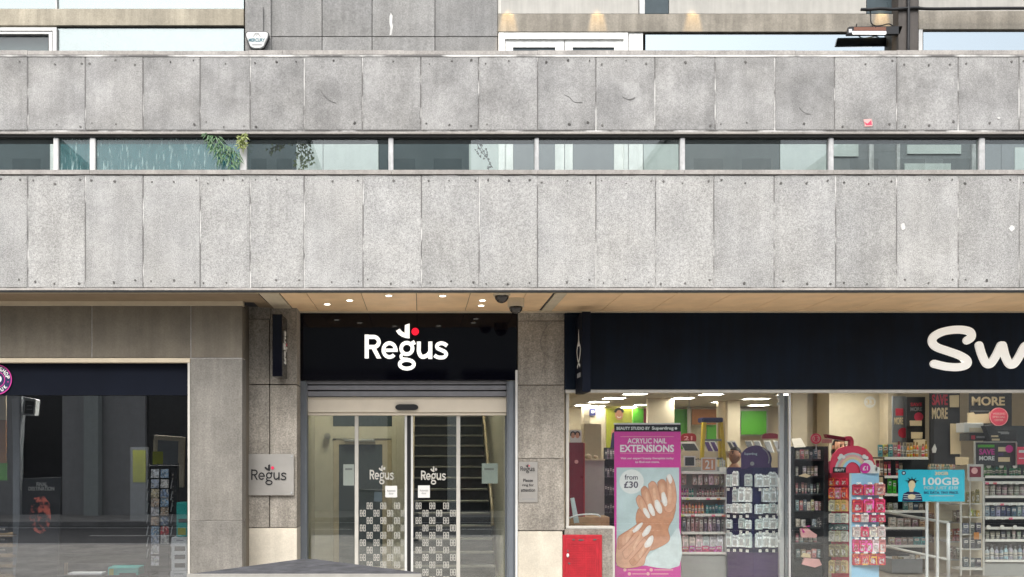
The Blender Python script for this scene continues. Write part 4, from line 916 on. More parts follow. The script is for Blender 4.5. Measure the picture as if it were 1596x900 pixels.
for nm, lb, a, b_, c, d_, m, Yx in (('appliance_box', 'tall teal box with yellow corner, on top of the white boxes beside the frame', 275, 783.5, 291.5, 837, 'teal', 11.62), ('printer_box', 'tall white box with dark pictures under the teal box', 267, 838, 291.5, 890, 'paper', 11.6)):
    t = thing(nm, lb, 'box', P((a+c)/2, d_, Yx)); part('carton', M[m], t, a, b_, c, d_, Yx, .25, .006)
    if m == 'teal': part('picture', M['black'], t, a+3, 809, c, 815, Yx-.002, .004); part('corner_patch', M['lime'], t, a+2, 823, c-2, 834, Yx-.002, .004)
    else:
        for y in (852, 865, 878): part('picture', M['promo'], t, a+5, y, c-3, y+7, Yx-.002, .004, .001)
        part('lettering', M['greyprint'], t, a+8, 842, c-6, 843.5, Yx-.002, .003)
t = thing('printer_box', 'white box at the bottom under the tall white one', 'box', P(279, gz(11.6), 11.6)); part('carton', M['paper'], t, 265.5, 890.6, 291.7, gz(11.6), 11.6, .25, .006); part('lettering', M['greyprint'], t, 271, 894, 286, 895.5, 11.597, .003)
tb = thing('display_table', 'low dark table with wooden edge behind the bottom of the window', 'table', P(170, gz(12), 12))
part('top', M['promo'], tb, 98, 897.2, 232, 901, 11.85, .4); part('back_rail', M['wood'], tb, 100, 878, 105, 897, 12.2, .04); part('back_panel', M['darkroom'], tb, 105, 878, 230, 897, 12.22, .03)
for x in (100, 228): part('leg', M['wood'], tb, x, 901.2, x+3, gz(12), 11.9, .05)
t = thing('appliance_box', 'low teal box with a yellow corner lying on the low table', 'box', P(193, 897, 11.9)); part('carton', M['teal'], t, 168, 884.5, 216, 897, 11.88, .25, .006); part('corner_patch', M['lime'], t, 170, 887, 177, 897, 11.877, .004); part('picture', M['black'], t, 186, 893.5, 212, 897, 11.877, .004)
t = thing('folded_cloth', 'white folded cloth lying on the low table', 'cloth', P(132, 897, 11.9)); part('fold', M['paper'], t, 105, 893.8, 158, 897, 11.9, .2, .006)
lp = thing('leaflet_panel', 'pale panel with a green poster standing inside the left window', 'panel', P(218, 812, 12.6)); part('panel', M['panegrey'], lp, 203, 697, 231, 812, 12.6, .05); part('poster', M['lime'], lp, 207, 702, 227, 752, 12.597, .004)
lq = thing('leaning_frame', 'pale tilted frame with a green poster behind the wire rack', 'frame', P(262, 760, 12.3)); 
MB().pts([P(240, 678, 12.3), P(288, 682, 12.3), P(286, 760, 12.3), P(236, 760, 12.3)], (0, .04, 0)).build('frame_board', M['creamtrim'], lq, bevel=.004); MB().pts([P(246, 686, 12.296), P(278, 688, 12.296), P(276, 760, 12.296), P(243, 760, 12.296)], (0, .004, 0)).build('sheet', M['panegrey'], lq); part('poster', M['lime'], lq, 238, 704, 254, 735, 12.292, .003)
t = thing('ceiling_light', 'added unseen tube brightening the stock of the dark shop at the left', 'ceiling light', (-4.5, 12.6, 2.94)); MB().box(-5.6, -3.4, 12.3, 12.5, 2.90, 2.94).build('tube', emit('added_fill_tube', (1, .95, .85), 34), t)  # unseen tube added to brighten the stock behind the dark pane
# ================================================================ right shop: room fittings
def ceil_light(px, py, wpx):
    Y = (3.05-EYE)*F/(CY-py); w = wpx*.78*Y/F; x = X(px, Y)
    t = thing('ceiling_light', 'extra unseen panel added to light the front of the big shop', 'ceiling light', (x, Y, 3.045), 'lit panels in the ceiling of the big shop')
    MB().box(x-w/2, x+w/2, Y-.18, Y+.18, 3.035, 3.046).build('diffuser', M['lamp'], t)
    q = MB()
    for (a, c, b_, d_) in ((x-w/2-.03, x-w/2, Y-.21, Y+.21), (x+w/2, x+w/2+.03, Y-.21, Y+.21), (x-w/2, x+w/2, Y-.21, Y-.18), (x-w/2, x+w/2, Y+.18, Y+.21)): q.box(a, c, b_, d_, 3.03, 3.048)
    q.build('rim', M['white'], t)
for a in ((990, 613.2, 44), (957, 620, 42), (933, 626, 38), (908, 631, 28), (930, 633, 30), (980, 634, 30), (999, 630.5, 26), (1064, 620, 40), (1108, 614, 42), (1128, 626, 42), (1178, 621, 46), (1182, 631, 36), (1112, 636, 22), (1232, 614, 44)): ceil_light(*a)
for (x, y) in ((3.4, 13.4), (6.0, 13.4), (8.6, 13.4), (7.6, 15.4)):  # extra unseen panels added to light the stock and front pillars
    t = thing('ceiling_light', 'extra unseen panel added to light the front of the big shop', 'ceiling light', (x, y, 3.045), 'lit panels in the ceiling of the big shop'); MB().box(x-.28, x+.28, y-.28, y+.28, 3.035, 3.046).build('diffuser', M['lampfill'], t)
YB2 = 22.3
def wpart(nm, m, a, b_, c, d_, Y=YB2, t=.05): return part(nm, M[m], B, a, b_, c, d_, Y, t)
g22 = gz(YB2)
wpart('shop_column', 'cream', 910, 633, 918.5, g22, 21.4, .4); wpart('shop_panel', 'creamtrim', 919, 636, 944, g22, 22.2)
wpart('shop_panel', 'green', 986, 637, 1003, 700); wpart('shop_panel', 'deepred', 1003.5, 637, 1009, 700)
wpart('shop_column', 'cream', 1010, 600, 1051, gz(19), 19, .15); wpart('shop_panel', 'green', 1051.5, 638, 1071, 700)
wpart('shop_panel', 'offwhite', 1072, 634, 1077, 730, 22.1); wpart('shop_panel', 'orange', 1079, 638, 1119, 662, 22.1); wpart('shop_panel', 'green', 1102, 662.5, 1119, 690, 22.2)
wpart('shop_column', 'creamtrim', 1120, 624, 1133.5, gz(20), 20, .15); wpart('shop_column', 'cream', 1134, 620, 1153.5, gz(19.8), 19.8, .15)
wpart('shop_panel', 'offwhite', 1153, 637, 1197, 680, 22.25); wpart('shop_panel', 'green', 1155.5, 641, 1194.5, 677.5, 22.2)
wpart('shop_column', 'cream', 1235, 590, 1258, gz(16.8), 16.8, .15); wpart('shop_column', 'creamtrim', 1258.3, 590, 1292, gz(17), 17, .15); wpart('shop_column', 'cream', 1292.4, 590, 1383, gz(16.3), 16.3, .5)
q = MB(); q.disc(1356, 627, 9, 16.29, .012, 30); o = q.build('wall_roundel', M['paper']); tag(o, 'pale round badge high on the cream shop pillar', 'badge'); 
text('33', 'lettering', (1350, 623, 1362, 631), M['card'], o, .02, .002, 16.286)
pst = thing('wall_poster', 'yellow green poster of a smiling face on the back wall of the big shop', 'poster', P(965, 720, YB2)); part('sheet', M['lime'], pst, 945, 637, 985, 720, 22.2, .02)
q = MB(); q.disc(965, 647, 6.2, 22.19, .005, 24, 8); q.poly([(951, 720), (953, 672), (962, 663), (970, 663), (979, 672), (984, 720)], 22.192, .006); q.build('portrait', M['skin'], pst)
q = MB(); q.poly(ribbon_quads(arc(965, 645, 6.4, 7.6, 15, 165, 14), 3.6), 22.185, .004); q.build('portrait_hair', M['hair'], pst); q = MB(); q.poly([(951, 700), (954, 676), (963, 668), (970, 668), (979, 676), (983, 700)], 22.187, .004); q.build('portrait_shirt', M['indigo'], pst)
q = MB(); q.poly(ribbon_quads(arc(965, 648.5, 3, 2.6, 200, 340, 8), 1.2), 22.184, .003); q.build('portrait_smile', M['paper'], pst)
ws = thing('wall_sign', 'small blue square sign on the back wall panel', 'sign', P(924, 648, 22.1)); part('plate', M['indigo'], ws, 918.5, 637, 928.5, 648, 22.15, .03); MB().disc(924, 642, 2.2, 22.14, .01, 14).build('emblem', M['paper'], ws)
# cream counter with partition, black stand, red fixture
pt = thing('partition', 'low cream partition wall behind the red stand', 'partition', P(924, 715, 17)); part('panel', M['cream'], pt, 911.5, 661, 937, gz(17), 17, .15)
ct = thing('counter', 'grey counter between the red stand and the black shelving', 'counter', P(926, 800, 13.8)); part('front', M['shelfgrey'], ct, 909, 718, 942, gz(13.8), 13.8, .5); part('top', M['creamtrim'], ct, 908, 716, 943, 718, 13.77, .55)
for x, w, lb in ((917, .11, 'round brown bread loaf shaped pot on the grey counter, the larger'), (928, .07, 'small brown pot on the grey counter, the smaller')):
    tag(MB().ball(P(x, 712.5, 13.95)+Vector((0, 0, .0)), w*.5, w*.5, w*.42).build('hair_bun', M['hair'] if False else M['brass'], smooth=True), lb.replace('bread loaf shaped ', ''), 'pot')
rs = thing('red_stand', 'dark red display stand with bright red edge and photo header by the window jamb', 'display stand', P(898, gz(12.9), 12.9))
Yr = 12.9
part('panel', M['deepred'], rs, 872, 690, 910, 806, Yr, .1, .004); part('edge', M['red'], rs, 909.6, 691, 911.6, 806, Yr-.03, .12, .004); part('plinth', M['wood'], rs, 872, 806, 950, gz(Yr), Yr-.05, .4, .004)
hdr = part('photo_header', M['paper'], rs, 888, 671, 906.5, 690, Yr, .03)
q = MB(); q.disc(893, 679, 3.2, Yr-.004, .004, 18, 4.4); q.disc(900, 679, 3.2, Yr-.004, .004, 18, 4.4); q.build('printed_face', M['skin2'], hdr); q = MB(); q.poly(ribbon_quads(arc(893, 678, 3.6, 4.6, 0, 200, 12), 2), Yr-.006, .002); q.poly(ribbon_quads(arc(900, 678, 3.6, 4.6, -20, 180, 12), 2), Yr-.006, .002); q.build('printed_hair', M['hair'], hdr)
q = MB(); q.disc(898.5, 720, 3, Yr-.006, .006, 16); q.build('emblem', M['palepink'], rs)
MB().pts([P(889, 777, 12.5), P(895, 776, 12.5), P(903, 815, 12.5), P(895, 816, 12.5)], (0, .02, 0)).build('price_card', M['palecyan'], rs)
q = MB(); q.tube([P(x, y, 12.4) for x, y in smooth_path([(887, 808), (900, 803.5), (915, 802), (930, 802.5), (936, 806)])], .012, 7); tag(q.build('cable', M['white'], smooth=True), 'white cable lying along the sill behind the window jamb', 'cable')
bk = thing('black_shelving', 'black shelving unit left of the pink poster', 'shelving', P(949, gz(14), 14)); part('back_panel', M['shelfblack'], bk, 941.5, 698, 966, gz(14), 14.3, .04)
for y in (716, 744, 772, 800, 826): part('shelf', M['shelfblack'], bk, 941.5, y, 966, y+2, 13.95, .34)
for y in (716, 744, 772, 800): prow('box', 'cosmetic_box', 'small dark cosmetic box on the black shelving left of the poster', 'box', 'boxes on the black shelving', 942.5, 958, y, 15, 13.98, [(.05, .05, .07), (.12, .11, .13), (.25, .2, .24), (.03, .03, .04)], 4)
# ---- roll-up poster
bp_ = thing('banner_stand', 'tall magenta roll up poster showing two hands with white nails behind the glass', 'banner stand', P(1009, gz(12.3), 12.3))
Yb = 12.3
gB = 899
part('sheet', M['pink'], bp_, 957.5, 662, 1061, gB+8, Yb, .006); part('top_bar', M['white'], bp_, 957, 659.5, 1060.5, 662, Yb-.01, .03, .003); part('band', M['navyflat'], bp_, 957.5, 662.4, 1061, 673, Yb-.003, .004)
part('foot', M['alu'], bp_, 955, gB+8.2, 1063, gz(Yb), Yb-.08, .2, .01)
def bt(s, *box, m=M['paper'], off=.03, dz=.0035, name='lettering'): return text(s, name, box, m, bp_, off, .0012, Yb-dz)
bt('BEAUTY STUDIO BY', 961, 665.5, 1013, 670.3, dz=.005); bt('Superdrug', 1016, 665, 1050, 671.5, dz=.005); MB().disc(1053.5, 668, 2, Yb-.006, .003, 14).build('emblem', M['paper'], bp_)
bt('ACRYLIC NAIL', 978, 683.5, 1039, 691.5, off=.018); bt('EXTENSIONS', 966.5, 693.5, 1050.5, 705, off=.026)
bt('Visit our expert beauty therapists today', 967, 713, 1050, 717, off=.01); bt('to find out more.', 990, 718.5, 1028, 722, off=.01)
for y in (680.6, 706.4): part('rule', M['palepink'], bp_, 967, y, 1050, y+.6, Yb-.002, .002)
part('picture', M['palecyan'], bp_, 961, 729, 1058.5, 882, Yb-.002, .003)
MB().disc(984.5, 751, 19, Yb-.0035, .002, 36).build('price_disc', M['paper'], bp_); bt('from', 973.5, 740, 994, 748, m=M['inkdark'], off=.01, dz=.005); bt('£30', 972.5, 750.5, 994.5, 761, m=M['inkdark'], off=.02, dz=.005)
# the printed hands: upper right hand curls its fingers down, lower left hand reaches up
def c3(ps): return [(870+x/5.624, 740+y/5.624) for x, y in ps]
hs_ = thing  # (kept plain: prints are layers of ink on the sheet)
def ink(name, polys, m, dz, sm=5):
    if 'finger' in name or 'palm' in name:
        q = MB()
        for ps in polys: q.poly(ribbon_quads(smooth_path(c3(ps+[ps[0]]), sm), 0.55), Yb-dz-.0002, .0004)
        q.build('printed_outline', M['inkbrown'], bp_)
    q = MB()
    for ps in polys: q.poly(smooth_path(c3(ps+[ps[0]]), sm)[:-1], Yb-dz, .001)
    r_ = q.build(name, m, bp_)
    if 'finger' in name or 'nail' in name:
        for k_, (f_, mm) in enumerate(((.62, M['skin3']), (.3, M['skin4'])) if 'finger' in name else ((.5, M['nail2']),)):
            q = MB()
            for ps in polys:
                g = smooth_path(c3(ps+[ps[0]]), sm)[:-1]; cx_ = sum(p[0] for p in g)/len(g); cy2 = sum(p[1] for p in g)/len(g)
                q.poly([(cx_-.4+(x-cx_)*f_, cy2-.5+(y-cy2)*(f_*.5+.42)) for x, y in g], Yb-dz-.00012*(k_+1), .0001)
            q.build('printed_tone', mm, bp_)
    return r_
ink('printed_sleeve', [[(830, 680), (960, 585), (1060, 470), (1062, 800), (780, 800), (760, 740)]], M['palegrey'], .0038, 3)
ink('printed_palm', [[(700, 300), (790, 280), (960, 230), (1030, 260), (1010, 380), (965, 470), (975, 575), (880, 640), (790, 665), (720, 600), (700, 480), (680, 380)]], M['skin'], .0044)
ink('printed_finger', [[(950, 20), (985, 0), (1025, 90), (1035, 240), (990, 330), (930, 300), (945, 150)]], M['skin2'], .0050)
ink('printed_finger', [[(870, 70), (905, 42), (945, 70), (955, 200), (940, 275), (905, 230), (880, 160)]], M['skin'], .0054)
ink('printed_finger', [[(790, 85), (825, 58), (865, 90), (895, 220), (905, 330), (870, 335), (830, 260), (800, 170)]], M['skin2'], .0058)
ink('printed_finger', [[(725, 130), (757, 100), (795, 140), (830, 250), (850, 350), (815, 350), (770, 270), (735, 200)]], M['skin'], .0062)
ink('printed_finger', [[(682, 210), (710, 180), (745, 215), (785, 300), (805, 375), (770, 360), (715, 300), (690, 250)]], M['skin2'], .0066)
ink('printed_nail', [[(905, 165), (930, 155), (955, 220), (952, 270), (930, 275), (908, 230)], [(845, 230), (872, 222), (905, 275), (910, 330), (885, 340), (850, 290)], [(785, 265), (812, 255), (842, 310), (848, 355), (825, 360), (795, 315)], [(742, 300), (765, 292), (795, 335), (805, 375), (785, 380), (752, 340)], [(950, 20), (962, 0), (985, 0), (1000, 50), (980, 80)]], M['nail'], .0072)
ink('printed_palm', [[(520, 560), (560, 520), (680, 470), (760, 560), (820, 620), (770, 720), (730, 800), (520, 800)]], M['skin2'], .0076)
ink('printed_finger', [[(530, 540), (640, 470), (720, 415), (742, 430), (690, 490), (620, 580), (560, 640), (525, 650)]], M['skin'], .0080)
ink('printed_finger', [[(560, 680), (680, 560), (780, 450), (812, 450), (800, 500), (720, 590), (640, 690), (590, 740)]], M['skin2'], .0084)
ink('printed_finger', [[(620, 760), (720, 650), (800, 540), (830, 535), (835, 580), (790, 650), (720, 740), (660, 800)]], M['skin'], .0088)
ink('printed_nail', [[(650, 490), (700, 440), (735, 420), (740, 435), (710, 480), (665, 510)], [(735, 520), (775, 460), (808, 445), (815, 470), (790, 520), (745, 545)], [(755, 610), (795, 550), (828, 535), (835, 570), (810, 625), (765, 640)]], M['nail'], .0094)
for (x, y, w) in ((974, 888.5, 33), (1015, 888.5, 34), (981, 894.8, 26), (1010, 894.8, 32)):
    MB().disc(x, y, 2.6, Yb-.0035, .002, 16).build('emblem', M['palepink'], bp_); part('lettering', M['palepink'], bp_, x+4.5, y-.6, x+w, y+.7, Yb-.002, .002)
# ---- shelving units
def gondola(name, label, a, c, top_, shelves, Y, depth=.42, m='shelfgrey', backm=None, strip=True):
    t = thing(name, label, 'shelving', P((a+c)/2, gz(Y), Y))
    part('back_panel', M[backm or m], t, a, top_, c, gz(Y+depth), Y+depth, .04)
    for y in shelves:
        s_ = part('shelf', M[m], t, a, y, c, y+2.2, Y, depth)
        if strip: part('price_strip', M['strip'], s_, a+1, y-.4, c-1, y+3.6, Y-.012, .01, .002)
    return t
g1 = gondola('cosmetics_shelving', 'grey shelving of nail polish and false nails right of the magenta poster', 1061.5, 1133, 728, (735.5, 775.5, 801.5, 829.5, 861), 13.2, .26)
part('base_panel', M['shelfgrey'], g1, 1061.5, 865.5, 1133, gz(13.2), 13.22, .3, .004); part('side_panel', M['white'], g1, 1131, 729, 1133.4, 866, 13.18, .28)
part('header_board', M['creamtrim'], g1, 1058, 704, 1150, 714, 13.93, .03)
def tester(a, c, y0, y1, col, lb, Y=13.95, sh=7):
    t = thing('tester_board', lb, 'display board', P((a+c)/2, y1, Y)); MB().pts([P(a-sh, y0, Y+.12), P(c-sh, y0, Y+.12), P(c, y1, Y), P(a, y1, Y)], (0, .02, 0)).build('frame', M['offwhite'], t); MB().pts([P(a-sh+.7, y0+1.3, Y+.11), P(c-sh-1.5, y0+1.3, Y+.11), P(c-1.6, y1-.6, Y-.004), P(a+.5, y1-.6, Y-.004)], (0, .01, 0)).build('panel', M[col], t)
tester(1067, 1090, 689, 703, 'promo', 'wide slanted dark tester board just right of the magenta poster'); tester(1104, 1113, 688, 704, 'purple', 'slanted purple tester board, left one of the pair between the ladder legs'); tester(1113.5, 1122, 688, 704, 'purple', 'slanted purple tester board, right one of the pair between the ladder legs')
tester(1139, 1146, 687, 701, 'promo', 'narrow slanted grey tester board above the man, left one'); tester(1146.5, 1153, 687, 701, 'indigo', 'narrow slanted navy tester board above the man, right one')
for i, x in enumerate((1168, 1181, 1197, 1212)): tester(x, x+10.5, 687, 706, 'promo', ['first of four slanted black tester boards in a row, behind the purple arch', 'second of four slanted black tester boards, beside the purple arch', 'third of four slanted black tester boards, with a grey picture', 'last of four slanted black tester boards, next to the steel upright'][i])
for (a, c, y0, y1, lb, s_) in ((1062, 1085, 676, 688, 'red card reading 21 on top of the grey shelving beside the poster', '21'), (1188, 1214, 676, 684, 'dark red curved card on top of the black tester boards', '')):
    t = thing('topper_card', lb, 'sign', P((a+c)/2, y1, 13.7)); MB().poly(smooth_path([(a, y1), (a, y0+4), (a+5, y0), (c-5, y0), (c, y0+4), (c, y1)], 3), 13.7, .02).build('card', M['red' if s_ else 'deepred'], t)
    if s_: text(s_, 'lettering', (a+4, y0+4, a+17, y1-1.5), M['palepink'], t, .02, .002, 13.697)
for (a, c, y0, y1, s_, lb) in ((1093, 1117, 713.5, 734, '21', 'white frame card with 21 standing on the second shelf'), (1066, 1084, 711, 727, '', 'white edged dark picture card standing above the first shelf')):
    t = thing('price_card', lb, 'sign', P((a+c)/2, y1, 13.15)); part('card', M['white'], t, a, y0, c, y1, 13.16, .008); part('panel', M['skin' if s_ else 'promo'], t, a+2, y0+2, c-2, y1-1, 13.155, .004)
    if s_: text(s_, 'lettering', (a+6, y0+4, c-6, y1-3), M['paper'], t, .02, .002, 13.152)
prow('packet', 'nail_packet', 'brown pink packet hanging on the top row of the grey shelving', 'packet', 'packets on the top row of the grey shelving', 1062, 1130, 756, 19, 13.25, [(.3, .18, .17), (.36, .26, .24), (.42, .33, .3), (.22, .13, .12)], 8)
prow('bottle', 'nail_polish', 'small magenta or green nail polish bottle at the left of the polish shelf', 'bottle', 'magenta and green polish bottles', 1062, 1086, 775, 13.5, 13.25, lambda i: [(.35, .03, .2), (.25, .02, .16), (.4, .12, .25), (.02, .2, .12), (.02, .24, .16), (.03, .3, .2)][i % 6], 6)
prow('bottle', 'nail_polish', 'small brown or rose nail polish bottle at the right of the polish shelf', 'bottle', 'brown and rose polish bottles', 1086, 1130, 775, 13.5, 13.25, [(.22, .07, .06), (.3, .14, .12), (.4, .22, .18), (.16, .05, .05)], 11)
prow('bottle', 'remover_bottle', 'orange bottle with white cap on the middle shelf of the grey unit', 'bottle', 'orange bottles on the grey unit', 1063, 1098, 801, 17, 13.25, [(.66, .3, .16), (.6, .24, .12)], 7)
prow('box', 'remover_box', 'small teal box on the middle shelf beside the orange bottles', 'box', 'teal boxes beside the orange bottles', 1100, 1129, 801, 14, 13.25, [(.03, .16, .16), (.05, .24, .22), (.04, .1, .11)], 6)
prow('box', 'nail_kit', 'grey or rose nail kit box on the fourth shelf of the grey unit', 'box', 'nail kits on the fourth shelf', 1063, 1130, 829, 24, 13.25, [(.32, .2, .2), (.22, .2, .21), (.4, .28, .27), (.16, .15, .16)], 10)
prow('packet', 'cotton_pack', 'white and magenta pack on the lowest shelf of the grey unit', 'pack', 'white packs on the lowest shelf', 1063, 1128, 860.5, 26, 13.25, [(.75, .72, .7), (.66, .6, .6)], 6, .95)
prow('box', 'cotton_box', 'low dark magenta box in front on the lowest shelf of the grey unit', 'box', 'magenta boxes on the lowest shelf', 1063, 1126, 861, 9, 13.2, [(.36, .03, .13), (.42, .06, .17)], 6, .95, .02)
# ---- ladder
ld = thing('step_ladder', 'tall yellow step ladder with a dark cap standing among the shelves', 'ladder', P(1112, gz(13.52), 13.52))
YLd = 13.52
MB().r(1094.5, 651, 1127.5, 658.5, YLd, .22).build('cap', M['indigo'], ld, bevel=.015)
def leg(x0, y0, x1, dy0, dy1, t=.045):
    a = P(x0, y0, YLd+dy0); bb = Vector((X(x1, YLd), YLd+dy1, 0)); MB().pts([a+Vector((-t/2, 0, 0)), a+Vector((t/2, 0, 0)), bb+Vector((t/2, 0, 0)), bb-Vector((t/2, 0, 0))], (0, .06, 0)).build('leg', M['yellow'], ld)
leg(1098, 658.5, 1084, .0, -.02); leg(1124.5, 658.5, 1145, .0, -.02); leg(1100, 658.5, 1090, .16, .34, .03); leg(1122, 658.5, 1139, .16, .34, .03)
for k in range(1, 8):
    f_ = k/8.2; z = Z(658.5, YLd)*(1-f_); xa_ = X(1098-12*f_, YLd); xb_ = X(1124.5+17.5*f_, YLd); MB().box(xa_+.02, xb_-.02, YLd+.0, YLd+.12, z, z+.03).build('tread', M['panegrey'], ld)
# ---- navy rack of white packets
nr = thing('peg_rack', 'navy two sided rack of white hanging packets under a purple arch header', 'display rack', P(1175, gz(12.85), 12.85))
Yn = 12.85
k0 = P(1173.5, gz(Yn), Yn); lft = Vector((X(1134, Yn+.28), Yn+.28, 0)); rgt = Vector((X(1226, Yn+.12), Yn+.12, 0)); zt = Z(729, Yn); k0.z = 0
for p0, p1 in ((lft, k0), (k0, rgt)):
    n_ = Vector(((p1-p0).y, -(p1-p0).x, 0)).normalized(); MB().pts([p0, p1, p1+Vector((0, 0, zt)), p0+Vector((0, 0, zt))], -n_*.03).build('pegboard', M['indigo'], nr)
MB().pts([lft+Vector((0, .03, 0)), k0+Vector((0, .04, 0)), rgt+Vector((0, .04, 0)), rgt+Vector((-.1, .5, 0)), lft+Vector((.1, .5, 0))], (0, 0, zt-.02)).build('core', M['indigo'], nr)
MB().pts([p+Vector((0, -.02, 0)) for p in (lft, k0, rgt)] + [rgt+Vector((-.05, .4, 0)), lft+Vector((.05, .4, 0))], (0, 0, Z(862, Yn))).build('plinth', M['purple'], nr)
hd = MB().poly([(1156, 731)] + arc(1178, 716, 23, 21.5, 165, 15, 22)[::1] + [(1200, 731)], Yn+.06, .03).build('arch_header', M['purple'], nr)
MB().poly(ribbon_quads(arc(1178, 716, 21, 19.5, 60, -20, 14), 1.4), Yn+.055, .004).build('arc_line', M['greyprint'], hd); text('Superdrug', 'lettering', (1160, 705.5, 1180, 710.5), M['palecyan'], hd, .01, .002, Yn+.056); MB().disc(1172.5, 723, 3.2, Yn+.05, .008, 16).build('disc', M['greyprint'], hd)
MB().poly([(1191, 731)] + arc(1180, 716, 23, 21.5, 40, -20, 10) + [(1203, 731)], Yn+.10, .02).build('arch_back', M['indigo'], nr)
rows = [(757, 23), (781, 23), (799, 16), (823, 17), (852, 23)]
cw = [(.72, .78, .78), (.62, .70, .70), (.78, .80, .78), (.5, .57, .57)]
for ri, (yb, hh) in enumerate(rows):
    gname = ['top', 'second', 'third', 'fourth', 'lowest'][ri]
    for p0, p1, side, n_ in ((lft, k0, 'left', 4), (k0, rgt, 'right', 5)):
        nv = Vector(((p1-p0).y, -(p1-p0).x, 0)).normalized(); rz = math.atan2((p1-p0).y, (p1-p0).x)
        for i in range(n_):
            if random.random() < .07: continue
            f_ = (i+.55)/n_; p = p0.lerp(p1, f_); hh2 = hh*random.uniform(.8, 1.05)
            z = Z(yb, p.y)-random.uniform(0, .02); h_ = hh2*p.y/F; w_ = (p1-p0).length/n_*random.uniform(.85, 1.03)
            prod('packet', 'hanging_packet', Vector((p.x, p.y, z))+nv*.05, (w_, .045, h_), random.choice(cw), f'white packet hanging in the {gname} row on the {side} face of the navy rack', 'packet', f'white packets, {gname} row, {side} face of the navy rack', rz+random.uniform(-.1, .1))
            if ri in (0, 1, 2, 3, 4): prod('box', 'price_tag', Vector((p.x, p.y, z-.058-(.01 if ri else 0)))+nv*.085, (.042, .003, .04), (.8, .8, .76), f'small white price tag under the {gname} row on the {side} face of the navy rack', 'price tag', f'price tags, {gname} row, {side} face of the navy rack', rz)
